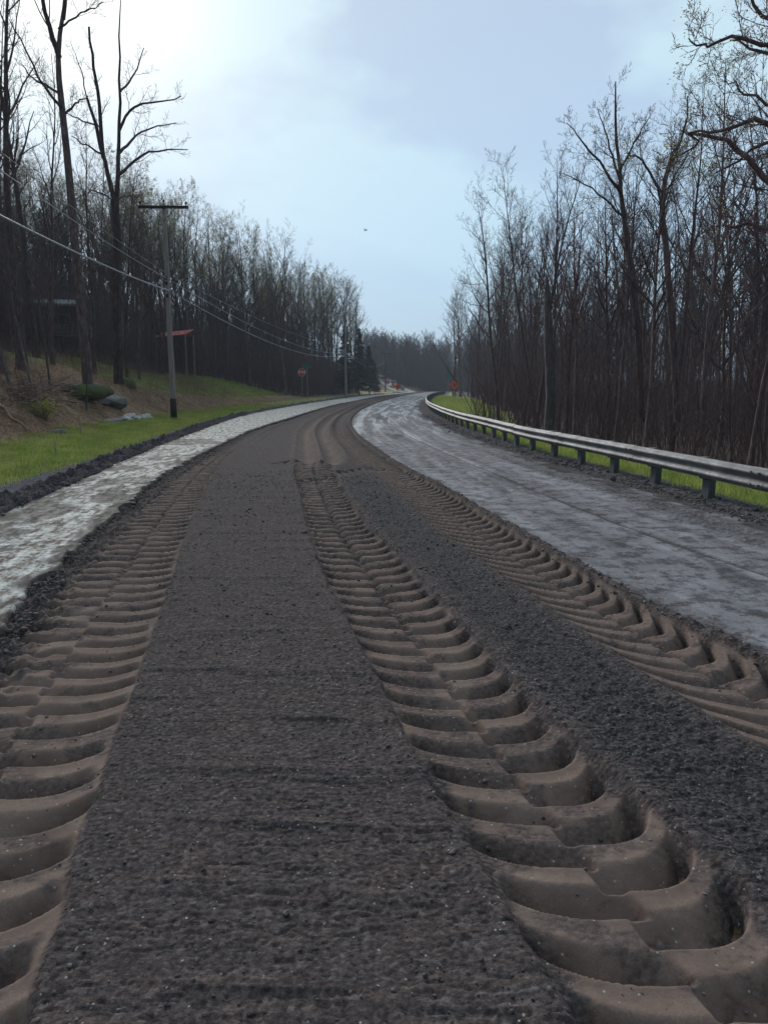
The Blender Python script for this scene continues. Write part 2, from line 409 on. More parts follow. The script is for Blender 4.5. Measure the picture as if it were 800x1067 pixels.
def mk_galv():
    m, t, b = mat('galvanised_steel', .42, .5); g = NG(t); o = g.co()
    n = g.noise(o, 2.4, 6, .65); n2 = g.noise(o, 25, 4, .7)
    col = g.ramp(n, [(.3, (.10, .092, .092)), (.55, (.20, .20, .205)), (.75, (.33, .33, .33))])
    col = g.mix(g.mr(g.math('ADD', g.math('MULTIPLY', n, .5), g.math('MULTIPLY', n2, .5)), .58, .70), col, (.10, .075, .06))
    b.inputs['Metallic'].default_value = .25
    g.link(col, b.inputs['Base Color']); g.link(g.mr(n2, .3, .7, .55, .85), b.inputs['Roughness'])
    return m
M_GALV = mk_galv()
M_GPOST = simple_mat('dull_green_grey_post', (.085, .10, .10), .75, .3, .35, 6, stretch=(3, 3, 1))
M_WIRE = simple_mat('grey_cable', (.33, .33, .36), .5, .4, .1)
M_WIRE2 = simple_mat('thin_cable', (.20, .18, .20), .5, .4, .1)

# ---------------------------------------------------------------- road geometry: x as a function of forward distance y
def curve(pts):
    a = np.array(pts, float)
    ys, xs = a[:, 0], a[:, 1]
    # smooth (Catmull-like) interpolation through a cubic Hermite
    m = np.gradient(xs, ys)
    def f(y):
        y = np.asarray(y, float); i = np.clip(np.searchsorted(ys, y) - 1, 0, len(ys) - 2)
        h = ys[i + 1] - ys[i]; t = np.clip((y - ys[i]) / h, -.5, 1.5); 
        h00 = 2 * t**3 - 3 * t**2 + 1; h10 = t**3 - 2 * t**2 + t; h01 = -2 * t**3 + 3 * t**2; h11 = t**3 - t**2
        r = h00 * xs[i] + h10 * h * m[i] + h01 * xs[i + 1] + h11 * h * m[i + 1]
        lo = y < ys[0]; hi = y > ys[-1]
        r = np.where(lo, xs[0] + (y - ys[0]) * m[0], r); r = np.where(hi, xs[-1] + (y - ys[-1]) * m[-1], r)
        return r
    return f
X_GRASS = curve([(-8, -5.2), (0, -5.9), (6, -6.3), (12.5, -6.6), (15.6, -6.75), (25, -7.75), (39, -8.9), (63, -8.7), (100, -6.6), (126, -4.8), (180, 2.2), (230, 9.0), (320, 26)])
X_WL = curve([(-8, -3.6), (0, -4.4), (6, -4.95), (10, -5.3), (13.3, -5.66), (17, -6.12), (25, -6.9), (42, -8.2), (63, -8.0), (100, -6.0), (126, -4.0), (180, 3.0), (230, 9.8), (320, 27)])
X_WR = curve([(-8, -1.9), (0, -2.3), (3, -2.5), (5.08, -2.75), (6.2, -3.05), (8.8, -3.52), (12.5, -4.11), (16, -4.5), (20, -4.75), (28.6, -5.2), (39, -5.15), (66, -4.6), (100, -2.6), (126, -.9), (180, 5.2), (230, 11.8), (320, 29)])
X_LL = curve([(-8, 6.5), (0, 3.6), (3, 2.75), (4.42, 2.42), (5.5, 2.13), (7.3, 1.83), (9.3, 1.5), (12, 1.08), (15.5, .46), (21.7, -.42), (35, -1.6), (50, -1.8), (66, -1.35), (100, .7), (126, 2.7), (180, 8.3), (231, 14.8), (320, 32)])
X_LR = curve([(-8, 7.4), (0, 5.9), (9.07, 4.75), (12.5, 4.36), (14.8, 4.02), (19.8, 3.45), (28.6, 2.6), (40, 2.25), (53, 2.5), (73, 3.35), (106, 5.9), (150, 10.3), (198, 15.6), (260, 24), (320, 35)])
X_POST = curve([(-8, 8.0), (0, 6.55), (6, 5.75), (11.45, 5.06), (13.4, 4.82), (16.6, 4.42), (19.8, 4.02), (25, 3.72), (29.2, 3.45), (40.5, 3.2), (53, 3.35), (73, 4.3), (106, 6.9), (150, 11.6), (198, 17.2), (320, 37)])
T_LEFT_R = curve([(0, -.72), (1.79, -.99), (2.8, -1.21), (4.97, -1.62), (7.96, -2.22), (12, -2.95), (17.5, -3.78), (20, -4.05), (30, -4.3)])
T_LEFT_W = curve([(0, 1.0), (6, .98), (9.7, .84), (15, .66), (20, .42), (26, .3), (30, .3)])
T_MID_L = curve([(0, .95), (2.05, .46), (2.44, .36), (3.19, .17), (4.5, -.10), (5.6, -.34), (8.31, -.84), (12, -1.38), (15.46, -1.88), (18, -2.05)])
T_MID_R = curve([(0, 2.0), (2.3, 1.24), (2.65, 1.15), (3.28, .97), (4.65, .69), (5.7, .49), (7.45, .15), (8.71, -.12), (12.19, -.66), (15.5, -1.05), (18, -1.3)])
T_RIGHT_L = curve([(0, 2.7), (3.53, 1.76), (4.62, 1.51), (5.63, 1.3), (6.71, 1.08), (7.86, .84), (10.8, .38), (14.45, -.2), (20.1, -1.1), (26.9, -1.95), (34.4, -2.5), (44.4, -2.8), (60, -2.5), (81, -1.6), (110, .3)])
RUT_A = curve([(17, -1.75), (20, -2.1), (28.6, -3.0), (39.3, -3.45), (57.5, -3.3), (98.8, -1.45), (126, .3), (180, 6.2), (231, 12.9)])
RUT_B = curve([(17, -1.15), (20, -1.45), (28.6, -2.38), (39.3, -2.85), (57.5, -2.75), (98.8, -.9), (126, .9), (180, 6.8), (231, 13.4)])
SEAM = curve([(0, 4.4), (6.7, 3.59), (7.6, 3.38), (9.2, 3.06), (13.85, 2.39), (22, 1.35), (35, .25), (60, .35), (100, 2.9)])

def terrain(x, y):
    x = np.asarray(x, float); y = np.asarray(y, float)
    dL = X_GRASS(y) - x; dR = x - X_POST(y)
    bank = 1.95 * (1 - sstep(42, 75, y)) + .75 * sstep(42, 75, y) - .45 * sstep(80, 112, y)
    bank = bank * (1 - .25 * (1 - sstep(5, 22, y)))
    z = .02 + .05 * sstep(.5, 3, dL)
    z = z + bank * sstep(3.2, 7.6, dL)
    slope = .30 - .12 * sstep(95, 150, y)
    ext = np.maximum(dL - 7.0, 0); z = z + np.where(ext > 0, 15 * (1 - np.exp(-ext * slope / 15)), 0)
    z = z - .12 * sstep(.0, -.5, dL)                 # under the road
    zr = -.16 * sstep(1.2, 8, dR) * 8 - .02
    zr = zr * (1 - .55 * sstep(45, 80, y)) + 2.0 * sstep(150, 300, y) * sstep(4, 20, dR)
    z = np.where(dR > 0, zr - .03, z)
    # far rise ahead, where the lane climbs away on the left
    far = sstep(200, 262, y) * sstep(26, -6, x - (y - 200) * .05) * 3.1
    z = z + far * (dL > -2)
    z = z + sstep(290, 345, y) * 3.0
    z = z + .10 * fbm(x * .35, y * .35, 3) * sstep(3, 6, dL) + .40 * fbm(x * .8, y * .8, 9) * sstep(3.6, 6, dL) * sstep(60, 30, y)
    z = z + .5 * fbm(x * .12, y * .12, 5) * (sstep(8, 14, dL) + sstep(5, 10, dR))
    return z
def tz(x, y): return float(terrain(np.array([x]), np.array([y]))[0])

def axis(parts):
    o = [parts[0][0]]
    for a, b, st in parts:
        n = max(1, int(round((b - a) / st))); o += list(a + (b - a) * (np.arange(n) + 1) / n)
    return np.array(o)
ys = axis([(-12, 0, 1.5), (0, 62, .3), (62, 150, .9), (150, 330, 2.5), (330, 900, 40)])
xs = axis([(-500, -120, 40), (-120, -45, 3), (-45, -24, .8), (-24, 10, .3), (10, 40, .8), (40, 130, 3), (130, 500, 40)])
XX, YY = np.meshgrid(xs, ys)
ZZ = terrain(XX, YY)
dL = X_GRASS(YY) - XX; dR = XX - X_POST(YY)
nn = fbm(XX * .5, YY * .5, 21)
lawn_lo = 7.4 - 1.6 * sstep(50, 80, YY)
grass = sstep(-.2, .25, dL) * (1 - sstep(3.3, 4.1, dL + nn * .8))
lawn = sstep(42, 50, YY + nn * 4) * sstep(lawn_lo - .8, lawn_lo + .6, dL + nn) * (1 - sstep(13.5, 15.5, dL + nn)) * (1 - sstep(96, 102, YY))
lawn = np.maximum(lawn, .85 * sstep(30, 36, YY) * sstep(10, 12, dL + nn * 3) * (1 - sstep(18, 22, dL)) * (YY < 60))
gr = np.maximum(grass, lawn)
rgrass = sstep(.1, .3, dR) * (1 - sstep(1.3, 2.0, dR + nn * .6))
rg2 = sstep(48, 60, YY) * sstep(.2, .6, dR) * (1 - sstep(6, 8, dR + nn * 2)) * (1 - sstep(130, 150, YY))
gr = np.maximum(gr, np.maximum(rgrass, rg2))
wd = np.maximum(np.maximum(sstep(14, 17, dL), sstep(205, 235, YY)), sstep(2.2, 4, dR) * (1 - rg2))
o = link('ground', make_mesh('ground', np.stack([XX, YY, ZZ], -1).reshape(-1, 3), grid_faces(len(ys), len(xs)), mats=[M_GROUND],
    attrs={'grass': gr, 'wood': wd}))
kind(o, 'structure')

# ---- worked road bed
PITCH_L = .29
def lug_profile(q):
    q = q % 1.0
    return np.where(q < .10, -sstep(0, .10, q), np.where(q < .18, -1.0, np.where(q < .64, -(1 - sstep(.10, .66, q) ** .75), -.03 * np.sin((q - .64) * 8.7))))
def frac_dist(ys_, f):
    xs_ = f(ys_); return np.concatenate([[0], np.cumsum(np.hypot(np.diff(xs_), np.diff(ys_)))])
def lugs(y, x, xl, xr, D, ph=0., sweep=.10, curl=.10, jig=0, pitch=PITCH_L, asym=1.0):
    """height of a chevron tyre imprint between xl and xr; returns height and packed mask"""
    xc = (xl + xr) / 2; hw = (xr - xl) / 2
    w = (x - xc) / hw
    s = y * 1.03 + ph + .02 * vnoise(y * .8, x * 0, 4 + jig)
    wob = .05 * vnoise(y * 4.1, x * 0 + jig, 31) 
    inside = sstep(1.04, .95, np.abs(w) + wob)
    cg = sstep(4.5, 8, y) * (1.0 if jig == 2 else .3); z = -.022 * inside - .035 * np.exp(-(w / .11) ** 2) * cg; packed = inside * (1 - .8 * np.exp(-(w / .13) ** 2) * cg)
    for side in (-1, 1):
        a = w * side
        k = sweep * a + curl * np.clip(a, 0, 2) ** 3 * (asym if side > 0 else 1)
        q = (s - k) / pitch + (.5 if side < 0 else 0) + .05 * vnoise(x * 6, y * 6, 8)
        idx = np.floor(q); r1 = _h(idx.astype(np.int64), (idx * 0 + side + 3).astype(np.int64), 5 + jig); r2 = _h(idx.astype(np.int64), (idx * 0 + side + 9).astype(np.int64), 6 + jig)
        win = sstep(-.12 + .10 * r2, -.04 + .10 * r2, a) * sstep(1.08 - .14 * r1, .93 - .16 * r1, a + wob)
        q = q % 1.0; q = np.clip(q + .08 * (r2 - .5) * np.sin(np.pi * q), 0, .9999)
        dep = D * (.55 + .85 * np.clip(a, 0, 1)) * (.78 + .44 * r1)
        pr = lug_profile(q)
        z = z + dep * pr * win
        packed = packed * (1 - .35 * win * np.clip(-pr - .55, 0, 1) / .45)
        loose_ = win * sstep(.45, .85, a + .5 * vnoise(x * 7, y * 7, 19)) * np.clip(-pr * 1.6, 0, 1) * (1.0 if jig == 2 else .5)
        packed = packed * (1 - .8 * loose_); z = z + .016 * loose_ * fbm(x * 26, y * 26, 23, 3, .6)
    return z, packed, inside
ys = [0.3]
while ys[-1] < 34: ys.append(ys[-1] + float(np.clip(ys[-1] ** 2 / 1500, .0065, .05)))
while ys[-1] < 62: ys.append(ys[-1] + .12)
while ys[-1] < 320: ys.append(ys[-1] + .7)
ys = np.array([-8, -4, -2, -1, -.4, 0.0, .15] + ys)
NC = 740
xl_, xr_ = X_WR(ys) - .45, X_LL(ys) + .16
t = np.linspace(0, 1, NC)
BX = xl_[:, None] * (1 - t) + xr_[:, None] * t; BY = np.repeat(ys[:, None], NC, 1)
edgeL = BX - X_WR(BY); edgeR = X_LL(BY) - BX
Z = .035 + .02 * fbm(BX * .7, BY * .35, 2, 3)
Z = Z - .085 * sstep(.55, -.05, edgeL) * (1 + .5 * vnoise(BX * 3, BY * 3, 12))
near = sstep(26, 10, BY)
# loose texture
mid_l, mid_r = T_MID_L(BY), T_MID_R(BY); rl, rr_ = T_RIGHT_L(BY), X_LL(BY) - .05
Lr = T_LEFT_R(BY); Ll = Lr - T_LEFT_W(BY)
coarse = sstep(-.05, .25, BX - mid_r) * sstep(.05, -.2, BX - rl)
coarse = np.where(BY > 16, coarse * sstep(26, 16, BY), coarse)
rough = ((.0035 + .0065 * coarse) * fbm(BX * 14, BY * 14, 40, 4, .62) + .004 * fbm(BX * 75, BY * 75, 50, 3, .65) * sstep(9, 4, BY)) * (1 + .9 * coarse) 
# raked cross streaks between the left and the middle track
strk = fbm(BX * .8 + BY * .1, BY * 7.5 + .35 * np.sin(BX * 1.3), 60, 4, .55)
ridge = np.clip(strk - .06, 0, 1) * .032 * (1 - coarse)
crk = (np.abs(fbm(BX * 2.6, BY * 17, 71, 3, .6)) < .035) * -.006 * sstep(8, 4, BY) * (vnoise(BX * .8, BY * 1.1, 77) > -.05)
# imprints
aL = sstep(23, 17, BY); aM = sstep(16.6, 15.6, BY); aR = sstep(36, 25, BY)
zL, pL, iL = lugs(BY, BX, Ll, Lr, .108, .05, -.06, .13, 1, asym=1.9, pitch=.275)
zM, pM, iM = lugs(BY, BX, mid_l, mid_r, .122, .12, -.02, .15, 2, asym=1.7, pitch=.28)
zR, pR, iR = lugs(BY, BX, rl, rr_, .112, .02, .10, .30, 3, asym=1.25, pitch=.27)
zl2, zm2, zr2 = zL * aL, zM * aM, zR * aR
# far smooth ruts
fr = sstep(15.8, 17.5, BY)
def rut(c, w, d): return -d * np.exp(-((BX - c) / w) ** 2) + .4 * d * np.exp(-((np.abs(BX - c) - 1.9 * w) / (.55 * w)) ** 2)
rutz = fr * (rut(RUT_A(BY), .17, .10) + rut(RUT_B(BY), .17, .12))
rutz = rutz + sstep(24, 32, BY) * (rut(T_RIGHT_L(BY) + .3, .14, .05) * (BY < 130) + rut(X_LL(BY) - .50, .15, .06)) 
rutz = rutz + sstep(14, 20, BY) * (rut(X_WR(BY) + .35 + .2 * np.sin(BY * .1), .12, .03) + rut(X_WR(BY) + .75, .1, .025))
# scuffed crossing of tracks near 15-17 m
mess = 0
pm2 = 0
for (cx, cy, ang, hw_, hl_, ph) in ((-1.75, 16.5, 1.0, .42, .75, .1), (-.72, 14.6, -.55, .3, 1.5, .2)):
    ca, sa = math.cos(ang), math.sin(ang)
    lx = (BX - cx) * ca + (BY - cy) * sa; ly = -(BX - cx) * sa + (BY - cy) * ca
    zz, pp, ii = lugs(ly + 10, lx, lx * 0 - hw_, lx * 0 + hw_, .06, ph, .1, .1, 5, .25)
    mk = sstep(hl_, hl_ * .85, np.abs(ly)); mess = mess + zz * mk; pm2 = np.maximum(pm2, ii * mk)
inside = np.clip(iL * aL + iM * aM + iR * aR + pm2, 0, 1)
packed = np.clip(pL * aL * iL + pM * aM * iM * .92 + pR * aR * iR * .8 + pm2 * .5, 0, 1)
wm = np.abs((BX - (mid_l + mid_r) / 2) / ((mid_r - mid_l) / 2)); packed = packed * np.where((aM > .5) & (iM > 0), sstep(1.02, .80, wm + .35 * fbm(BX * 4, BY * 4, 93, 3)), 1)
packed = packed * (1 - .42 * sstep(3.2, 8.5, BY))
packed = np.maximum(packed, .55 * fr * np.clip(np.exp(-((BX - RUT_A(BY)) / .3) ** 2) + np.exp(-((BX - RUT_B(BY)) / .3) ** 2), 0, 1))
crumb = sstep(.55, .12, edgeL + .2 * fbm(BX * 2, BY * 2, 92)) * (.085 * fbm(BX * 9, BY * 9, 90, 4, .6) + .02)
packed = packed * sstep(.06, .36, edgeL + .25 * fbm(BX * 3, BY * 3, 91))
# middle track: looser gravel spills over the far side
packed = packed * (1 - .55 * sstep(.05, .30, fbm(BX * 5, BY * 5, 95, 4, .6) + .12 * (iM * aM)))
Z = Z + (rough + ridge * near + crk) * (1 - .85 * packed) * sstep(0, 1, 1 - .6 * inside) + zl2 + zm2 + zr2 + rutz + mess + crumb * sstep(40, 20, BY)
# berm pushed up along the tracks
def berm(d, w, h): return h * np.exp(-(d / w) ** 2)
lum = 1 + .9 * fbm(BX * 7, BY * 7, 80, 3)
Z = Z + berm(edgeR - .01, .07, .045) * lum + berm(BX - mid_r - .05, .08, .018) * aM * lum + berm(BX - mid_l + .05, .06, .012) * aM * lum + berm(BX - rl + .06, .06, .016) * aR * lum
Z = Z + .010 * inside * fbm(BX * 2.2, BY * 2.2, 99, 3) 
endz = sstep(-.03, -.15, edgeR); Z = Z * (1 - endz) + (-.03) * endz
Z = np.where(edgeL < -.1, Z * .4 - .07, Z)
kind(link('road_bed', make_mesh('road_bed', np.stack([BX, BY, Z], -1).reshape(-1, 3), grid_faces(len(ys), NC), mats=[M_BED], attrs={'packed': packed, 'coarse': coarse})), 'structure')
BED = (ys, t, xl_, xr_, Z, inside)
def bed_z(x, y):
    i = np.clip(np.searchsorted(ys, y), 0, len(ys) - 1)
    u = np.clip((x - xl_[i]) / (xr_[i] - xl_[i]), 0, 1); j = np.clip((u * (NC - 1)).round().astype(int), 0, NC - 1)
    return Z[i, j], inside[i, j]

# ---- loose grit on the bed
iv, it = ico()
def in_bed(n, y0, y1, pw_):
    y = y0 + (y1 - y0) * rng.random(n) ** pw_
    x = X_WR(y) + (X_LL(y) - X_WR(y)) * rng.random(n)
    z, ins = bed_z(x, y); return x, y, z, ins
x, y, z, ins = in_bed(30000, 1.4, 15, 1.9)
co_ = (x > T_MID_R(y)) & (x < T_RIGHT_L(y))
keep = (rng.random(len(x)) < np.where(ins > .3, .05, np.where(co_, 1.0, .35)))
x, y, z = x[keep], y[keep], z[keep]
S = .0032 * rng.lognormal(0, .45, len(x)) * (1 + y * .10); S = np.clip(S, .002, .022)
V, T = scatter_shapes(iv, it, np.stack([x, y, z + S * .25], -1), S, rng, .75)
kind(link('gravel', make_mesh('gravel', V, tris=T, mats=[M_GRIT], smooth=False)), 'stuff', 'loose grit lying on the worked road bed')

# ---- pale milled strip with a broken edge
yw = axis([(-8, 2, .5), (2, 30, .05), (30, 70, .2), (70, 320, 1.0)]); NW = 90
tw = np.linspace(0, 1, NW)
jit = .10 * fbm(yw * 1.6, yw * 0, 12, 4, .6) + .05 * (fbm(yw * 4.7, yw * 0 + 3, 14, 2) > .1)
a, b_ = X_WL(yw) - .15, X_WR(yw) + jit
WX = a[:, None] * (1 - tw) + b_[:, None] * tw; WY = np.repeat(yw[:, None], NW, 1)
WZ = .045 + .013 * fbm(WX * 5, WY * 1.6, 22, 5, .6) + .02 * fbm(WX * 1.1, WY * .5, 23, 3)
wd_ = X_WR(WY) - WX; wl = WX - X_WL(WY)
dark = sstep(.16, .0, wd_ + .3 * fbm(WX * 4, WY * 4, 24)) * .9 + sstep(.35, .0, wl + .5 * fbm(WX * 3, WY * 3, 25))
dark = dark + .8 * np.exp(-(((WX + 4.35) / .35) ** 2 + ((WY - 12.2) / .7) ** 2) * 1.2) * (fbm(WX * 6, WY * 6, 27) > -.15)
dark = dark + .8 * sstep(.06, .24, fbm(WX * 1.7, WY * .9, 28, 5, .65) + .25 * sstep(1.4, .2, wl)) * (WY < 24)
WZ = WZ + .04 * np.exp(-(((WX + 4.35) / .3) ** 2 + ((WY - 12.2) / .6) ** 2)) * (1 + fbm(WX * 9, WY * 9, 29))
# vertical broken face: two extra columns
WX2 = np.concatenate([WX, (b_ + .02)[:, None], (b_ + .05)[:, None]], 1); WY2 = np.concatenate([WY, yw[:, None], yw[:, None]], 1)
WZ2 = np.concatenate([WZ, (WZ[:, -1] - .05)[:, None], (WZ[:, -1] * 0 - .16)[:, None]], 1)
dk2 = np.concatenate([dark, np.ones((len(yw), 2))], 1)
uvw = np.stack([WX2 - X_WR(WY2), WY2], -1).reshape(-1, 2)
kind(link('milled_pavement', make_mesh('milled_pavement', np.stack([WX2, WY2, WZ2], -1).reshape(-1, 3), grid_faces(len(yw), NW + 2), mats=[M_WHITE], attrs={'dark': np.clip(dk2, 0, 1)}, uv=uvw)), 'structure')

# ---- dark crumbled berm and grey shoulder on the left
ysx = axis([(-8, 3, .4), (3, 45, .06), (45, 140, .5), (140, 320, 2)]); NS = 44
ts = np.linspace(0, 1, NS); a, b_ = X_GRASS(ysx) - .25, X_WL(ysx) + .12 + .09 * fbm(ysx * 2.1, ysx * 0, 55, 3)
SX = a[:, None] * (1 - ts) + b_[:, None] * ts; SY = np.repeat(ysx[:, None], NS, 1)
dd = X_WL(SY) - SX
SZ = .04 + .11 * np.exp(-((dd - .12) / .24) ** 2) * (1 + 1.9 * fbm(SX * 6, SY * 6, 33, 4, .6)) + .02 * fbm(SX * 8, SY * 8, 34, 3)
SZ[:, 0] -= .15; SZ[:, -1] -= .08
mi = (((dd[:-1, :-1] + .25 * fbm(SX * 4, SY * 4, 36)[:-1, :-1]) > .27)).astype(int).ravel()
kind(link('gravel_shoulder', make_mesh('gravel_shoulder', np.stack([SX, SY, SZ], -1).reshape(-1, 3), grid_faces(len(ysx), NS), mats=[M_BERM, M_SHOULDER], midx=mi)), 'structure')

# ---- right lane
yl = axis([(-8, 1, .5), (1, 35, .06), (35, 90, .2), (90, 320, 1.0)]); NLn = 150
tl = np.linspace(0, 1, NLn); a, b_ = X_LL(yl) - .04, X_LR(yl) + .15
LX = a[:, None] * (1 - tl) + b_[:, None] * tl; LY = np.repeat(yl[:, None], NLn, 1)
LZ = .004 * fbm(LX * 4, LY * 2, 61, 4) + .01 * fbm(LX * .8, LY * .4, 62, 2)
sd = LX - SEAM(LY) - .02 * fbm(LY * 1.5, LX * 0, 63, 3)
seam = np.exp(-(sd / (.035 + .02 * fbm(LY * 3, LX * 0, 68, 2))) ** 2) * sstep(38, 24, LY)
LZ = LZ - .02 * seam
dr = X_LR(LY) - LX
tread = sstep(.9, .7, dr) * sstep(.12, .3, dr) * (((LY * 6.5 + np.abs(((dr * 4.5) % 1) - .5) * 1.4) % 1) < .45)
LZ = LZ + .02 * tread * sstep(28, 14, LY)
dark = .85 * seam + .62 * tread * sstep(40, 20, LY) + .8 * sstep(.3, .0, dr + .5 * fbm(LX * 3, LY * 3, 64)) + .7 * sstep(.22, .0, LX - X_LL(LY) + .35 * fbm(LX * 5, LY * 5, 65))
dark = dark + .55 * sstep(.12, .3, fbm(LX * 2.2, LY * .5, 66, 4, .6)) * np.exp(-((sd + .35) / .5) ** 2)
wet = .35 + .65 * sstep(14, 40, LY)
kind(link('road_lane', make_mesh('road_lane', np.stack([LX, LY, LZ], -1).reshape(-1, 3), grid_faces(len(yl), NLn), mats=[M_LANE], attrs={'dark': np.clip(dark, 0, 1), 'wet': wet}, uv=np.stack([LX - X_LR(LY), LY], -1).reshape(-1, 2))), 'structure')

# ---- crumbled berm under the guardrail
NB = 34; tb = np.linspace(0, 1, NB)
a, b_ = X_LR(yl) + .02 + .12 * fbm(yl * 1.1, yl * 0, 81, 3), X_POST(yl) + .55
QX = a[:, None] * (1 - tb) + b_[:, None] * tb; QY = np.repeat(yl[:, None], NB, 1)
QZ = .0 + .035 * np.sin(np.pi * tb)[None, :] * (1 + 1.4 * fbm(QX * 6, QY * 6, 83, 4, .6)) + .03 * fbm(QX * 11, QY * 11, 84, 3)
QZ[:, 0] -= .04; QZ[:, -1] -= .12
mi = (tb[None, :-1] + .2 * fbm(QX * 3, QY * 3, 85)[:-1, :-1] > .70).astype(int).ravel()
kind(link('gravel_berm', make_mesh('gravel_berm', np.stack([QX, QY, QZ], -1).reshape(-1, 3), grid_faces(len(yl), NB), mats=[M_BERM, M_SHOULDER], midx=mi)), 'structure')

# ---- clods of broken asphalt along the edges
P = []; S = []
for f, off, sp, n, y0, y1, s0 in ((X_WR, .03, .10, 4200, 2.5, 32, .0085), (X_WL, -.10, .12, 3600, 5, 45, .013), (X_LL, .0, .06, 1500, 2.5, 26, .007), (lambda q: (X_LR(q) + X_POST(q)) / 2, 0, .2, 5000, 4, 45, .013)):
    y = y0 + (y1 - y0) * rng.random(n) ** 1.4; x = f(y) + off + rng.normal(0, sp, n)
    base = .05 if f is X_WL or f is X_WR else .03
    if f is X_WR: base = .01
    if f is X_LL: base = bed_z(x, y)[0]
    s = s0 * rng.lognormal(0, .5, n); P.append(np.stack([x, y, base + s * .3 + 0 * x], -1)); S.append(s)
V, T = scatter_shapes(iv, it, np.vstack(P), np.concatenate(S), rng, .7)
kind(link('clods', make_mesh('clods', V, tris=T, mats=[M_GRIT], smooth=False)), 'stuff', 'crumbled dark clods along the edges of the road strips')

# ---- side road by the stop sign and the far lane that climbs
def strip(name, pts, w, m, lift=.05, n=60):
    P = np.array(pts, float); q = np.linspace(0, len(P) - 1, n); i = np.clip(q.astype(int), 0, len(P) - 2); f = (q - i)[:, None]
    C = P[i] * (1 - f) + P[i + 1] * f
    for _ in range(6): C[1:-1] = (C[:-2] + C[1:-1] * 2 + C[2:]) / 4
    T = np.gradient(C, axis=0); T /= np.linalg.norm(T, axis=1)[:, None]; Nn = np.stack([T[:, 1], -T[:, 0]], 1)
    s_ = np.linspace(-.5, .5, 9); X = C[:, None, 0] + Nn[:, None, 0] * s_ * w; Y = C[:, None, 1] + Nn[:, None, 1] * s_ * w
    z = np.maximum(terrain(X, Y), -.1) + lift
    return kind(link(name, make_mesh(name, np.stack([X, Y, z], -1).reshape(-1, 3), grid_faces(n, 9), mats=[m], attrs={'dark': X * 0, 'wet': X * 0 + .7}, uv=np.stack([X, Y], -1).reshape(-1, 2))), 'structure')
strip('side_road', [(-3.5, 122), (-8, 121), (-14, 116), (-24, 112), (-40, 112)], 5.5, M_LANE, .06)
strip('far_road', [(9, 196), (5, 215), (2, 235), (-3, 262), (-14, 285)], 6.5, M_WHITE, .12)

# ---------------------------------------------------------------- grass, leaves, brush
def blades(name, x, y, z, h, w, m, label, lean=.45):
    n = len(x); a = rng.uniform(0, 2 * math.pi, n); d = rng.uniform(0, 2 * math.pi, n); l = h * rng.uniform(0, lean, n)
    P0 = np.stack([x - np.cos(a) * w / 2, y - np.sin(a) * w / 2, z - .01], -1); P1 = np.stack([x + np.cos(a) * w / 2, y + np.sin(a) * w / 2, z - .01], -1)
    P2 = np.stack([x + np.cos(d) * l, y + np.sin(d) * l, z + h], -1)
    V = np.stack([P0, P1, P2], 1).reshape(-1, 3)
    return kind(link(name, make_mesh(name, V, tris=np.arange(n * 3).reshape(-1, 3), mats=[m], smooth=False)), 'stuff', label)
n = 90000
y = 6 + 60 * rng.random(n) ** 1.6; d = rng.uniform(-.15, 4.0, n); x = X_GRASS(y) - d
k = rng.random(n) < 1.2 * sstep(-.25, .35, d + .5 * fbm(x, y, 44)) * sstep(4.0, 3.3, d + fbm(x * .8, y * .8, 45)); x, y = x[k], y[k]
x2 = []; y2 = []
q = 34000; yy = 4 + 46 * rng.random(q) ** 1.3; dd = rng.uniform(.15, 1.9, q); x2.append(X_POST(yy) + dd); y2.append(yy)
q = 22000; yy = rng.uniform(48, 125, q); dd = rng.uniform(.3, 7, q); x2.append(X_POST(yy) + dd); y2.append(yy)
q = 30000; yy = rng.uniform(46, 98, q); dd = rng.uniform(6.2, 14.5, q); x2.append(X_GRASS(yy) - dd); y2.append(yy)
x = np.concatenate([x] + x2); y = np.concatenate([y] + y2)
hgt = (.05 + .07 * rng.random(len(x))) * (1 + .6 * (np.abs(x - X_POST(y) - 1) < 1)) * (1 + y / 120)
blades('grass', x, y, terrain(x, y), hgt, .010 + y * .0006, M_BLADE, 'short green grass on the verges and the lawn')
n = 42000
y = 9 + 75 * rng.random(n) ** 1.3; d = rng.uniform(.1, 13, n); x = X_GRASS(y) - d
k = rng.random(n) < (fbm(x * .7, y * .7, 46) + .45) * np.where(d < 3.6, .45, 1.0); x, y = x[k], y[k]
blades('dry_grass', x, y, terrain(x, y), .08 + .22 * rng.random(len(x)), .012 + y * .0004, M_DEAD, 'dead straw coloured grass on the bank', 1.2)
n = 60000
y = 8 + 80 * rng.random(n) ** 1.3; d = rng.uniform(3.3, 20, n); x = X_GRASS(y) - d
P = np.stack([x, y, terrain(x, y) + .02 + .03 * rng.random(n)], -1)
lv = np.array([[-1, 0, 0], [0, -.6, .15], [1, 0, 0], [0, .6, .15]], float); lt = [[0, 1, 2], [0, 2, 3]]
V, T = scatter_shapes(lv, lt, P, .035 + .03 * rng.random(n), rng)
kind(link('leaf_litter', make_mesh('leaf_litter', V, tris=T, mats=[M_LEAVES], smooth=False)), 'stuff', 'fallen brown leaves on the bank')

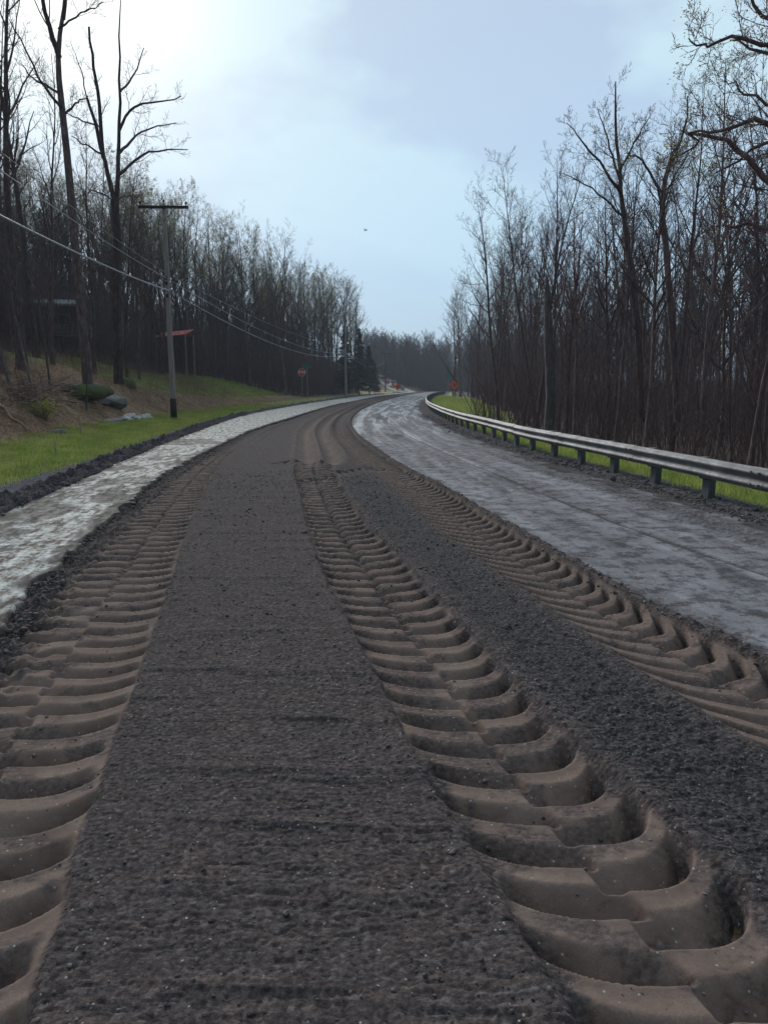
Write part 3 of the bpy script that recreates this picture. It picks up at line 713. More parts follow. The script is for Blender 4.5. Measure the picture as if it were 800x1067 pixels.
def stems(name, x, y, h, r, m, label, lean, nseg=4, forks=2, k=3):
    """many thin wild stems with a few side shoots as one mesh"""
    n = len(x); z = terrain(x, y) - .05
    tt = np.linspace(0, 1, nseg)[None, :, None]
    a = rng.uniform(0, 2 * math.pi, n); ln = lean * rng.random(n) * h
    D = np.stack([np.cos(a) * ln, np.sin(a) * ln, h], -1)[:, None, :]
    P = np.stack([x, y, z], -1)[:, None, :] + D * tt
    P[:, :, 2] -= (ln[:, None] * .5) * (tt[..., 0] ** 2)
    P += rng.normal(0, 1, P.shape) * (h[:, None, None] * .02) * tt
    rr2 = r[:, None] * (1 - .8 * tt[..., 0])
    Vs, Qs = tubes(P, rr2, k); VV = [Vs]; QQ = [Qs]; off = len(Vs)
    for f in range(forks):
        u = rng.uniform(.25, .9, n); i = np.clip((u * (nseg - 1)).astype(int), 0, nseg - 2); fr_ = (u * (nseg - 1) - i)[:, None]
        O = P[np.arange(n), i] * (1 - fr_) + P[np.arange(n), i + 1] * fr_
        a = rng.uniform(0, 2 * math.pi, n); l = h * rng.uniform(.12, .32, n)
        D2 = np.stack([np.cos(a) * l * .7, np.sin(a) * l * .7, l * .75], -1)
        t3 = np.linspace(0, 1, 3)[None, :, None]; P3 = O[:, None] + D2[:, None] * t3
        P3[:, :, 2] += (l * .15)[:, None] * t3[..., 0] ** 2
        v, q = tubes(P3, (r * .45)[:, None] * (1 - .7 * t3[..., 0]), 3); VV.append(v); QQ.append(q + off); off += len(v)
    return kind(link(name, make_mesh(name, np.vstack(VV), np.vstack(QQ), mats=[m])), 'stuff', label)
# brambles on the bank
n = 5200; y = 14 + 66 * rng.random(n); d = 4.4 + 11 * rng.random(n) ** .8; x = X_GRASS(y) - d
k = (fbm(x * .35, y * .35, 47) > -.02); x, y = x[k], y[k]
stems('brambles', x, y, rng.uniform(.5, 1.9, len(x)), .004 + .006 * rng.random(len(x)), M_BRIAR, 'tangled leafless brambles on the bank', 1.1, 5, 3)
# thin undergrowth of the two woods
n = 7500; y = 8 + 110 * rng.random(n) ** .8; x = X_POST(y) + 2.3 + 5 * sstep(48, 62, y) + 32 * rng.random(n) ** 1.1
stems('undergrowth', x, y, rng.uniform(1.2, 7, n), .008 + .02 * rng.random(n) ** 2, M_TWIG, 'thin leafless saplings crowding the wood behind the guardrail', .55, 5, 5)
n = 9000; y = 42 + 120 * rng.random(n); x = X_GRASS(y) - (14.0 - 9.5 * sstep(94, 106, y)) - 26 * rng.random(n) ** 1.3
stems('undergrowth', x, y, rng.uniform(2, 8, n), .012 + .024 * rng.random(n), M_TWIG, 'thin leafless saplings crowding the hillside wood', .25, 5, 5)

n = 4500; y = 236 + 80 * rng.random(n); x = -14 + (y * .12 + 14) * rng.random(n) + 4
stems('undergrowth', x, y, rng.uniform(3, 9, n), .03 + .03 * rng.random(n), M_TWIG, 'thin leafless saplings closing the view beyond the road', .25, 5, 5)

# ---------------------------------------------------------------- trees
def unit(v): return v / (np.linalg.norm(v) + 1e-9)
class Tree:
    def __init__(s, seed): s.r = np.random.default_rng(seed); s.trunk = []; s.br = []; s.tips = []
    def path(s, p, d, L_, n, wob, up, droop=0.):
        pts = [p]; d = unit(d)
        for i in range(n - 1):
            d = unit(d + s.r.normal(0, wob, 3) + np.array([0, 0, up - droop * i / n])); pts.append(pts[-1] + d * L_ / (n - 1))
        return np.array(pts)
    def at(s, P, u):
        f = u * (len(P) - 1); i = min(int(f), len(P) - 2); return P[i] * (1 - f + i) + P[i + 1] * (f - i), unit(P[i + 1] - P[i])
    def side(s, d, ang, az=None):
        a = s.r.uniform(0, 2 * math.pi) if az is None else az
        u = unit(np.cross(d, [0, .01, 1] if abs(d[2]) < .95 else [1, 0, 0])); v = np.cross(d, u)
        return unit(d * math.cos(ang) + (u * math.cos(a) + v * math.sin(a)) * math.sin(ang))
    def grow(s, P, r0, L_, lev, u0, counts, up=.10, ang=(.55, 1.0)):
        """put children of level lev on polyline P"""
        if lev >= len(counts): s.tips.append(P[-1]); return
        n = int(round(counts[lev] * s.r.uniform(.8, 1.25))); az = s.r.uniform(0, 6.28)
        for i in range(n):
            u = u0 + (1 - u0) * (i + s.r.random()) / n; u = min(u, .985)
            p, d = s.at(P, u); az += 2.4 + s.r.normal(0, .5)
            l = L_ * (1.05 - .62 * (u - u0) / (1 - u0 + 1e-6)) * s.r.uniform(.65, 1.2)
            rr = max(r0 * (1 - u) ** .7 * .55, .0045) if lev < 2 else (.011, .008, .0065)[min(lev - 2, 2)] * s.r.uniform(.7, 1.2)
            rr = min(rr, l * .02 + .004)
            npt = (8, 6, 4, 3, 3)[min(lev, 4)]
            Q = s.path(p, s.side(d, s.r.uniform(*ang), az), l, npt, (.10, .13, .16, .2, .2)[min(lev, 4)], up)
            s.br.append((Q, rr * (1 - .78 * np.linspace(0, 1, npt)), (5, 4, 3, 3, 3)[min(lev, 4)]))
            s.grow(Q, rr, l * .46, lev + 1, .18, counts, up * .9, (.5, .95))
    def add_trunk(s, P, R_, k=9): s.trunk.append((np.asarray(P, float), np.asarray(R_, float), k))
    def mesh(s, which, name, mats, bud=0):
        G = {}
        for P, r_, k in (s.trunk if which == 't' else s.br): G.setdefault((len(P), k), []).append((P, r_))
        V = []; Q = []; off = 0
        for (n_, k), l in G.items():
            v, q = tubes(np.stack([a[0] for a in l]), np.stack([a[1] for a in l]), k); V.append(v); Q.append(q + off); off += len(v)
        T = None; V = np.vstack(V); Q = np.vstack(Q); mi = np.zeros(len(Q), int)
        if bud and which == 'c':
            tp = np.array(s.tips); tp = tp[s.r.random(len(tp)) < bud]
            n_ = len(tp); tp = np.repeat(tp, 2, 0) + s.r.normal(0, .05, (2 * n_, 3))
            v, T = scatter_shapes(lv, lt, tp, s.r.uniform(.03, .06, len(tp)) * (0 + (1.0 if bud == .8 else .38)), s.r); T = T + off; V = np.vstack([V, v])
            mi = np.concatenate([mi, np.ones(len(T), int)])
        return make_mesh(name, V, Q, T, mats, mi)
def forest_tree(seed, H, r0, crown_from=.38, counts=(15, 6, 5, 3), fork=False, lean=.05, spread=.26, bud=0, bark=None, ang=(.45, .85)):
    t_ = Tree(seed); r = t_.r; n = 12
    d0 = np.array([r.normal(0, lean), r.normal(0, lean), 1.])
    P = t_.path(np.array([0, 0, -.4]), d0, H * (1 if not fork else .5), n, .035, .04)
    R_ = r0 * (1 - np.linspace(0, 1, n) * (.55 if fork else .93)) ** .95; R_[0] *= 1.35
    t_.add_trunk(P, R_)
    if fork:
        for sgn in (0, 2.9):
            Q = t_.path(P[-1], t_.side(unit(P[-1] - P[-2]), r.uniform(.15, .32), sgn + r.uniform(0, 1)), H * .52, 10, .06, .07)
            R2 = R_[-1] * .8 * (1 - .93 * np.linspace(0, 1, 10)); t_.add_trunk(Q, R2, 7)
            t_.grow(Q, R_[-1] * .7, H * spread * .8, 0, .1, (max(5, counts[0] * .55),) + counts[1:], .09, ang)
        t_.grow(P, r0, H * .16, 0, .6, (3,) + counts[1:], .09, ang)
    else:
        t_.grow(P, r0, H * spread, 0, crown_from, counts, .10, ang)
    return t_.mesh('t', 'trunk', [bark or M_BARK]), t_.mesh('c', 'crown', [M_TWIG, M_BUD], bud)
VAR = []
for i in range(15):
    VAR.append(forest_tree(100 + i, 16, (.15, .12, .18, .10, .14)[i % 5], (.34, .5, .28, .58, .42)[i % 5], ((18, 7, 5, 3), (15, 7, 6, 3), (21, 7, 5, 2))[i % 3],
        i % 4 == 3, .05, (.30, .22, .34, .19, .26)[i % 5], 0, M_BARKM if i % 7 == 5 else M_BARK, ((.4, .8), (.5, .95), (.35, .7))[i % 3]))
BUDV = [forest_tree(200 + i, 16, .15, .4, (18, 7, 5, 3), i == 1, .05, .30, .8) for i in range(3)]
SMALL = [forest_tree(300 + i, 9, .055, .25, (12, 5, 4), False, .10, .2) for i in range(6)]
def put_tree(x, y, h, var, base_h, label, group, rz=None, tilt=(0, 0), cat='tree', name='bare_tree', zoff=0):
    s_ = h / base_h
    e_ = bpy.data.objects.new(name, None); COL.objects.link(e_); e_.empty_display_size = .3
    e_.location = (x, y, tz(x, y) + zoff); e_.rotation_euler = (tilt[0], tilt[1], random.uniform(0, 6.28) if rz is None else rz); e_.scale = (s_, s_, s_)
    tag(e_, label, cat, group)
    link('trunk', var[0], e_); link('crown', var[1], e_)
    return e_
ORD = ['first', 'second', 'third', 'fourth', 'fifth', 'sixth', 'seventh', 'eighth', 'ninth', 'tenth', 'eleventh', 'twelfth']

# right wood: front rows then depth
def px_of(x, y, z=1.0):
    c, s = math.cos(PITCH), math.sin(PITCH); dz = z - CAM_H
    dep = y * c - dz * s; v = y * s + dz * c
    return 400 + F * x / dep, 533.5 - F * v / dep, dep
rt = []
rr0 = np.random.default_rng(55)
def hR(x, y):                      # crown heights follow the skyline of the wood
    px = px_of(x, y)[0]
    top = np.interp(px, [440, 470, 500, 540, 600, 650, 700, 760, 860, 1000], [350, 275, 235, 185, 185, 120, 110, 90, 40, 20])
    dep = y; z = CAM_H + (402 - top) / F * dep
    return z
cand = []
for i in range(4000):
    y = 11 + 140 * rr0.random() ** 1.25; x = float(X_POST(y)) + 2.6 + (4.6 if 50 < y < 125 else 0) + 34 * rr0.random() ** 1.5
    px, py, dep = px_of(x, y)
    if px > 900 or px < 440: continue
    if all((x - a) ** 2 + (y - b) ** 2 > (1.25 + .012 * y) ** 2 for a, b in cand): cand.append((x, y))
    if len(cand) >= 128: break
for i, (x, y) in enumerate(cand):
    z0 = tz(x, y); hh = hR(x, y) - z0; hh = float(np.clip(hh * rr0.uniform(.74, 1.05), 8.5, 19))
    front = x - float(X_POST(y)) < 5.5 + (4.6 if 50 < y < 125 else 0)
    if rr0.random() < .16: v, bh = SMALL[i % 6], 9; hh *= .62
    else: v, bh = VAR[rr0.integers(15)], 16
    rt.append([x, y, hh, v, bh, front])
frontset = sorted([r_ for r_ in rt if r_[5]], key=lambda r_: -px_of(r_[0], r_[1])[0])
for k, r_ in enumerate(frontset[:36]):
    x, y, hh, v, bh, _ = r_
    w_ = 'slim young' if bh == 9 else ('short' if hh < 11 else 'tall')
    where = 'from the right' if k < 12 else ('in its middle' if k < 24 else 'at its far end')
    r_.append('%s bare tree behind the guardrail, %s of the front row %s' % (w_, ORD[k % 12], where))
for r_ in rt:
    x, y, hh, v, bh, fr_ = r_[:6]
    pxx = px_of(x, y)[0]; zn = 'where the wood ends above the far bend' if pxx < 520 else ('in the left half of the wood behind the guardrail' if pxx < 620 else ('in the right half of the wood behind the guardrail' if pxx < 720 else 'at the right edge of the photo'))
    lab = r_[6] if len(r_) > 6 else ('very tall' if hh > 15.5 else ('tall' if hh > 13 else ('middling' if hh > 11 else 'low'))) + (' slender' if v in (VAR[3], VAR[8], VAR[13]) else ' dark') + ' leafless tree deep ' + zn
    put_tree(x, y, hh, v, bh, lab, 'bare trees in the wood behind the guardrail' if len(r_) > 6 else 'trees deep in the wood behind the guardrail', tilt=(rr0.normal(0, .035), rr0.normal(0, .035)))

# left hillside wood
def hL(px): return np.interp(px, [0, 60, 120, 160, 200, 240, 300, 340, 365, 385, 395], [190, 190, 200, 215, 205, 212, 232, 250, 280, 325, 360])
cand = []
for i in range(5000):
    y = 44 + 118 * rr0.random() ** .85; edge = 14.3 - 9.3 * float(sstep(92, 104, np.array(y))); x = float(X_GRASS(y)) - edge - 22 * rr0.random() ** 1.3
    px, py, dep = px_of(x, y)
    if px < -40 or px > 392: continue
    if 48 < y < 74 and -31 < x < -20: continue
    if 108 < y < 126 and x > -40: continue
    if 81 < y < 86 and -26.5 < x < -20: continue
    if all((x - a) ** 2 + (y - b) ** 2 > (1.3 + .012 * y) ** 2 for a, b in cand): cand.append((x, y))
    if len(cand) >= 150: break
cand.sort(key=lambda q: q[0] / q[1])
nfr = 0
for i, (x, y) in enumerate(cand):
    z0 = tz(x, y); px = px_of(x, y)[0]; hh = (402 - hL(px)) / F * y + CAM_H - z0; hh = float(np.clip(hh * rr0.uniform(.86, 1.12), 6, 21))
    if rr0.random() < .45 and px < 370: v = BUDV[rr0.integers(3)]; lab = 'budding yellowish tree on the left hillside'; g_ = 'budding trees on the left hillside'
    else: v = VAR[rr0.integers(15)]; lab = 'dark leafless tree in the dense wood on the left hillside'; g_ = 'bare trees on the left hillside'
    zn = 'left of the cabin' if px < 50 else ('between the cabin and the crossarm pole' if px < 175 else ('above the red roofed shed' if px < 235 else ('left of the stop sign' if px < 316 else 'right of the stop sign')))
    lab = lab.replace(' on the left hillside', '').replace(' in the dense wood', '') + ' deep in the wood ' + zn
    fr_ = float(X_GRASS(y)) - x < (14.3 - 9.3 * float(sstep(92, 104, np.array(y)))) + 3.2
    if fr_ and 185 < px < 392 and nfr < 36:
        lab = ('%s %s fronting the hillside wood, %s of those %s' % ('tall' if hh > 14 else ('middling' if hh > 11 else 'short'), 'budding tree' if 'budding' in lab else 'bare tree', ORD[nfr % 12], ('beside the crossarm pole', 'nearer the stop sign', 'nearer the plain pole')[nfr // 12])); nfr += 1
    put_tree(x, y, hh, v, 16, lab, g_, tilt=(rr0.normal(0, .03), rr0.normal(0, .03)))

# ---- the big trees on the left bank
def bank_tree(px, dist, zbase, H, name_seed, r0, label, **k):
    t_, c_ = forest_tree(name_seed, H, r0, **k)
    x = (px - 400) / F * dist
    return put_tree(x, dist, H, (t_, c_), H, label, None, rz=0, zoff=0)
def pix(px, py, y):               # world point seen at a photo pixel, at forward distance y
    c, s = math.cos(PITCH), math.sin(PITCH); u = (px - 400) / F; v = -(py - 533.5) / F
    dy = c + v * s; k = y / dy; return np.array([u * k, y, CAM_H + k * (-s + v * c)])
def guided(base, limbs, seed, label, counts=(7, 5, 4, 2), bud=0, r_small=.05, bark=None):
    """limbs: list of (points, r_start, r_end, is_trunk, child_len); points are metres relative to base"""
    t_ = Tree(seed)
    for pts, ra, rb, tr, cl in limbs:
        P = np.array(pts, float); q = np.linspace(0, len(P) - 1, max(10, len(P) * 2)); i = np.clip(q.astype(int), 0, len(P) - 2); f = (q - i)[:, None]
        C = P[i] * (1 - f) + P[i + 1] * f
        for _ in range(2): C[1:-1] = (C[:-2] + C[1:-1] * 2 + C[2:]) / 4
        C[1:-1] += t_.r.normal(0, .025, C[1:-1].shape)
        R_ = ra + (rb - ra) * np.linspace(0, 1, len(C))
        if tr: t_.add_trunk(C, R_)
        else: t_.br.append((C, R_, 6))
        if cl: t_.grow(C, rb + (ra - rb) * .4, cl, 0, .25 if not tr else .15, counts, .08)
    return (t_.mesh('t', 'trunk', [bark or M_BARK]), t_.mesh('c', 'crown', [M_TWIG, M_BUD], bud))
def px_tree(limbs, y, ground_px, seed, label, **k):
    """limbs given as photo pixels with a depth offset each"""
    bx = (ground_px - 400) / F * y; bz = tz(bx, y); B = np.array([bx, y, bz])
    LL = []
    for pts, ra, rb, tr, cl in limbs:
        LL.append(([pix(a, b, y + dd) - B for a, b, dd in pts], ra, rb, tr, cl))
    m_ = guided(B, LL, seed, label, **k)
    e_ = bpy.data.objects.new('bare_tree', None); COL.objects.link(e_); e_.location = B; tag(e_, label, 'tree')
    link('trunk', m_[0], e_); link('crown', m_[1], e_); return e_
# tree A: straight tall trunk
px_tree([([(92, 402, 0), (86, 330, 0), (78, 244, 0), (65, 114, .2), (60, 65, .3), (66, 20, .5), (72, -60, 1)], .25, .05, True, 0),
         ([(62, 60, .3), (52, 30, 0), (40, -20, -.6), (30, -70, -1)], .13, .04, False, 2.6),
         ([(66, 20, .5), (72, -60, 1), (74, -110, 1)], .10, .03, False, 2.8),
         ([(64, 100, .2), (52, 90, .5), (34, 84, 1.2), (22, 66, 1.5)], .07, .02, False, 1.5),
         ([(69, 118, .1), (80, 106, -.6), (92, 100, -1.2)], .06, .02, False, 1.2),
         ([(65, 112, .1), (48, 96, -.6), (28, 50, -1.6), (10, 20, -2)], .07, .02, False, 1.8),
         ([(61, 30, .3), (88, 12, .8), (108, 2, 1.2)], .05, .02, False, 1.4)], 36, 92, 11,
        'tall straight dark tree on the left bank, forking just below the top of the photo', counts=(9, 6, 5, 2))
# tree B: forked tree with sky behind
px_tree([([(124, 400, 0), (122, 330, 0), (122, 250, 0), (120, 208, 0)], .25, .19, True, 0),
         ([(120, 210, 0), (112, 178, .2), (104, 146, .3), (97, 122, .4), (91, 102, .5)], .12, .06, True, 0),
         ([(108, 165, .2), (104, 120, 0), (101, 90, -.2), (97, 60, -.4), (93, 28, -.5)], .10, .05, True, 1.0),
         ([(121, 210, 0), (123, 182, -.2), (124, 140, -.3), (125, 94, -.4), (124, 40, -.5), (126, 0, -.5)], .12, .02, True, 0),
         ([(124, 182, -.2), (136, 172, -.8), (150, 158, -1.4), (172, 156, -2), (196, 156, -2.4)], .08, .02, False, 1.5),
         ([(124, 160, -.2), (136, 146, .5), (152, 134, 1.0), (184, 128, 1.6)], .08, .02, False, 1.5),
         ([(125, 135, -.2), (132, 118, -.8), (142, 108, -1.5), (168, 106, -2), (189, 100, -2.5)], .08, .02, False, 1.5),
         ([(125, 96, -.4), (135, 88, .2), (143, 72, .8), (150, 50, 1.2)], .06, .02, False, 1.2),
         ([(105, 160, .2), (92, 152, -.5), (75, 142, -1)], .05, .02, False, 1.0),
         ([(99, 130, .3), (86, 126, .8), (70, 118, 1.2)], .05, .02, False, 1.0),
         ([(91, 103, .5), (84, 70, .9), (74, 45, 1)], .035, .012, False, .9),
         ([(120, 210, 0), (108, 202, -.6), (94, 198, -1)], .05, .02, False, .9),
         ([(122, 208, 0), (134, 204, .6), (143, 206, 1)], .05, .02, False, .7)], 38, 124, 12,
        'broad forked bare tree beside the crossarm pole, its limbs against the bright sky', counts=(8, 6, 5))
bank_tree(30, 35, 2, 20, 21, .24, 'bare tree on the left bank just left of the tall straight one', crown_from=.4, counts=(14, 6, 5, 2), spread=.2)
bank_tree(10, 33, 2, 21, 22, .27, 'thick bare tree at the left edge of the photo', fork=True, counts=(15, 6, 5, 2), spread=.22)
bank_tree(2, 37, 2, 19, 26, .2, 'bare tree behind the thick one at the left edge of the photo', crown_from=.35, counts=(14, 6, 5, 2), spread=.2)
bank_tree(46, 46, 2, 21, 23, .2, 'slender bare tree standing in front of the wooden cabin', crown_from=.45, counts=(13, 6, 5, 2), spread=.17)
bank_tree(150, 55, 2, 13, 25, .12, 'small bare tree just left of the crossarm pole', crown_from=.3, counts=(14, 6, 4, 2), spread=.2)
bank_tree(-8, 40, 2, 20, 51, .17, 'slim bare tree cut by the left edge of the photo', crown_from=.3, counts=(18, 7, 5, 3), spread=.24)
bank_tree(22, 45, 2, 20, 52, .16, 'slim bare tree between the two thick ones at the far left', crown_from=.35, counts=(18, 7, 5, 3), spread=.22)
bank_tree(62, 44, 2, 17, 53, .13, 'thin bare tree between the cabin and the tall straight tree', crown_from=.3, counts=(18, 7, 5, 3), spread=.24)
bank_tree(104, 47, 2, 15, 54, .13, 'thin bare tree between the tall straight tree and the broad forked one', crown_from=.3, counts=(18, 7, 5, 3), spread=.26)
bank_tree(137, 50, 2, 14, 55, .11, 'thin bare tree just right of the broad forked one', crown_from=.25, counts=(18, 7, 5, 3), spread=.26)
for (a, y_, h_, ln, s_, lb) in ((17, 29, 4.2, -.22, 31, 'pale leaning sapling stem at the left edge of the bank'), (38, 30, 5.0, -.12, 32, 'pale thin sapling right of the leaning one at the left edge'), (93, 34, 3.0, -.05, 33, 'short pale stem at the foot of the tall straight tree'),
                              (57, 33, 6.0, -.1, 34, 'dark thin sapling in front of the cabin deck')):
    t_, c_ = forest_tree(s_, h_, .06, .5, (7, 4, 3), bark=M_BARKL if 'pale' in lb else M_BARK)
    put_tree((a - 400) / F * y_, y_, h_, (t_, c_), h_, lb, None, rz=0, tilt=(0, ln), name='sapling')

# ---- tree outside the frame whose limbs reach in at the upper right
px_tree([([(1010, 480, 0), (1000, 300, 0), (985, 150, 0), (960, -60, .3), (950, -260, .3)], .30, .12, True, 0),
         ([(1000, 300, 0), (900, 262, .5), (800, 192, 1), (770, 152, 1), (752, 142, 1.1), (716, 139, 1.2)], .07, .022, False, 1.1),
         ([(716, 139, 1.2), (735, 150, 1.2), (710, 158, 1.4), (700, 168, 1.5), (690, 176, 1.6)], .02, .008, False, .6),
         ([(990, 210, 0), (880, 190, -.5), (810, 136, -1), (792, 119, -1), (770, 131, -1), (740, 136, -1), (716, 139, -.8)], .055, .012, False, .9),
         ([(985, 160, 0), (900, 140, .5), (800, 143, 1), (768, 165, 1.1), (745, 180, 1.2)], .05, .012, False, .9),
         ([(975, 60, 0), (900, 60, -.4), (800, 38, -.8), (765, 38, -.9), (740, 46, -1), (727, 50, -1), (717, 40, -1)], .04, .008, False, 1.0),
         ([(975, 60, 0), (860, 80, .4), (800, 62, .6), (782, 50, .7), (760, 42, .9)], .045, .012, False, .9),
         ([(965, -40, .2), (860, 80, 1), (810, 30, 1), (796, 20, 1), (780, -10, 1)], .06, .02, False, 1.1),
         ([(985, 150, 0), (880, 130, 1), (800, 106, 1.3), (780, 100, 1.5), (765, 88, 1.6), (755, 84, 1.6)], .04, .008, False, .9),
         ([(1000, 330, 0), (900, 262, -1), (800, 232, -1.2), (770, 234, -1.2), (740, 236, -1.2)], .045, .01, False, .8)], 11.5, 1010, 41,
        'big budding tree right of the photo whose crooked limbs reach in at the upper right', counts=(9, 6, 5), bud=.4)
# a tall slim multi-stem tree above the middle of the right wood
px_tree([([(668, 440, 0), (664, 330, 0), (650, 230, 0), (646, 190, 0), (640, 120, .3), (641, 85, .4)], .14, .02, True, 1.7),
         ([(648, 205, 0), (630, 178, -.4), (608, 148, -.8), (590, 128, -1.2)], .06, .012, False, 1.5),
         ([(650, 226, 0), (620, 198, .5), (585, 180, 1)], .05, .012, False, 1.3),
         ([(646, 190, 0), (634, 150, .8), (622, 112, 1.3)], .05, .012, False, 1.3),
         ([(645, 180, 0), (660, 150, -.8), (676, 122, -1.3)], .05, .012, False, 1.3)], 28, 668, 42,
        'tall bare tree above the rest of the right wood, with an open fan of limbs', counts=(11, 7, 5, 2))
px_tree([([(706, 440, 0), (700, 330, 0), (690, 230, 0), (688, 200, 0), (700, 160, .3), (712, 145, .4), (716, 100, .4)], .13, .02, True, 1.7),
         ([(688, 200, 0), (672, 170, -.5), (660, 162, -1), (650, 160, -1)], .05, .012, False, 1.2),
         ([(690, 215, 0), (704, 180, .6), (722, 150, 1)], .05, .012, False, 1.4)], 25, 706, 43,
        'tall bare tree in the right wood under the crooked overhanging limb', counts=(11, 7, 5, 2), bud=.5)
# broken pale trunk in the right wood
mb = Tree(44); mb.add_trunk([(0, 0, -.3), (.02, 0, 1.5), (-.12, 0, 3.2), (-.2, .05, 4.6), (-.22, .05, 5.2)], [.20, .16, .14, .11, .02])
mb.br.append((np.array([(-.12, 0, 3.2), (.3, .1, 4.4), (.45, .2, 6)]), np.array([.06, .04, .015]), 5))
bx = (571 - 400) / F * 24
e_ = bpy.data.objects.new('dead_tree', None); COL.objects.link(e_); e_.location = (bx, 24, tz(bx, 24)); tag(e_, 'thick pale dead trunk with a broken top behind the guardrail', 'tree')
link('trunk', mb.mesh('t', 'trunk', [M_BARKL]), e_); link('limb', mb.mesh('c', 'limb', [M_BARKL]), e_)

# ---- conifers at the end of the left wood
def conifer(seed, H, r0, w):
    t_ = Tree(seed); r = t_.r; n = 8; P = t_.path(np.array([0, 0, -.2]), np.array([0, 0, 1.]), H, n, .01, .02); t_.add_trunk(P, r0 * (1 - .95 * np.linspace(0, 1, n)), 6)
    tips = []; tip_d = []
    lev = int(H * 3)
    for i in range(lev):
        u = .12 + .87 * i / lev
        for k in range(7):
            a = r.uniform(0, 6.28); l = w * (1 - u) ** .85 * r.uniform(.6, 1.1) + .15; p, _ = t_.at(P, u)
            Q = t_.path(p, np.array([math.cos(a), math.sin(a), .15]), l, 4, .06, -.10); t_.br.append((Q, np.array([.02, .014, .008, .004]), 3))
            m_ = int(10 + l * 26)
            for j in range(m_):
                q, dq = t_.at(Q, r.uniform(.12, 1)); tips.append(q + r.normal(0, .07, 3) - np.array([0, 0, .04])); tip_d.append(.14 + .16 * r.random())
    c = t_.mesh('c', 'crown_b', [M_TWIG]); V0 = np.empty(len(c.vertices) * 3); c.vertices.foreach_get('co', V0); V0 = V0.reshape(-1, 3)
    q0 = np.empty(len(c.loops), np.int32); c.loops.foreach_get('vertex_index', q0); q0 = q0.reshape(-1, 4)
    nv = np.array([[-1, 0, 0], [0, -.28, -.1], [1, 0, -.25], [0, .28, -.1]]); v, T = scatter_shapes(nv, lt, np.array(tips), np.array(tip_d), r)
    me = make_mesh('crown', np.vstack([V0, v]), q0, T + len(V0), [M_TWIG, M_NEEDLE], np.concatenate([np.zeros(len(q0), int), np.ones(len(T), int)]))
    return t_.mesh('t', 'trunk', [M_BARK]), me
CON = [conifer(501, 13, .17, 2.6), conifer(502, 9, .13, 2.0)]
for x, y, h_, v, lb in ((-4.6, 138, 12.5, 0, 'tallest dark conifer at the right end of the left wood'), (-2.9, 150, 10, 1, 'lower dark conifer closest to the far road on the left'), (-6.8, 132, 12.5, 0, 'dark conifer half hidden among bare trees left of the tallest one'),
                        (-2.0, 158, 7, 1, 'smallest dark conifer beside the farthest utility pole'), (-21.5, 38, 9, 1, 'dark green conifer at the left edge of the photo behind bare trunks'), (-29.5, 58, 8, 1, 'dark green conifer left of the wooden cabin')):
    put_tree(x, y, h_, CON[v], (13, 9)[v], lb, None, name='conifer')

# ---- far wood as one mass
lowv = []
for i in range(4):
    t_ = Tree(600 + i); n = 6; P = t_.path(np.array([0, 0, -.3]), np.array([0, 0, 1.]), 15, n, .04, .04); t_.br.append((P, .15 * (1 - .9 * np.linspace(0, 1, n)), 4)); t_.grow(P, .3, 4.2, 0, .25, (16, 8, 5), .12, (.4, .85))
    G = {}
    for P_, r_, k in t_.br: G.setdefault((len(P_), 3), []).append((P_, np.maximum(r_, .016)))
    V = []; Q = []; off = 0
    for (n_, k), l in G.items():
        v, q = tubes(np.stack([a[0] for a in l]), np.stack([a[1] for a in l]), k); V.append(v); Q.append(q + off); off += len(v)
    lowv.append((np.vstack(V), np.vstack(Q)))
VV = []; QQ = []; off = 0
pts_far = []
for i in range(330):
    y = rr0.uniform(236, 330); x = -26 + (y * .30 + 14) * rr0.random()
    if y < 285 and x < 6 + (250 - y) * .3: continue
    if abs(x - X_LL(y)) < 6 and y < 262: continue
    pts_far.append((x, y))
for i in range(170):
    y = rr0.uniform(238, 330); x = -8 + (y * .075 + 8) * rr0.random() + (285 - y) * .10 * (y < 285); pts_far.append((x, y))
for i in range(150):
    y = rr0.uniform(145, 262); x = float(X_POST(y)) + 5 + 45 * rr0.random() ** 1.4; pts_far.append((x, y))
for i in range(190):
    y = rr0.uniform(30, 150); x = float(X_POST(y)) + 14 + 45 * rr0.random(); pts_far.append((x, y))
for i in range(330):
    y = rr0.uniform(58, 170); x = float(X_GRASS(y)) - (9 if y > 104 else 22) - 34 * rr0.random() ** 1.2
    if x / y < -.6: continue
    pts_far.append((x, y))
for i, (x, y) in enumerate(pts_far):
    v, q = lowv[i % 4]; a = rr0.uniform(0, 6.28); s_ = rr0.uniform(.8, 1.1) * (.86 if x < X_GRASS(y) else 1.0); c, s = math.cos(a), math.sin(a)
    if y > 236 and x < 60: s_ *= 1.15
    M_ = np.array([[c, -s, 0], [s, c, 0], [0, 0, 1]]) * s_
    VV.append(v @ M_.T + np.array([x, y, tz(x, y)])); QQ.append(q + off); off += len(v)
kind(link('far_wood', make_mesh('far_wood', np.vstack(VV), np.vstack(QQ), mats=[M_FAR])), 'stuff', 'mass of bare trees closing the view beyond the road')

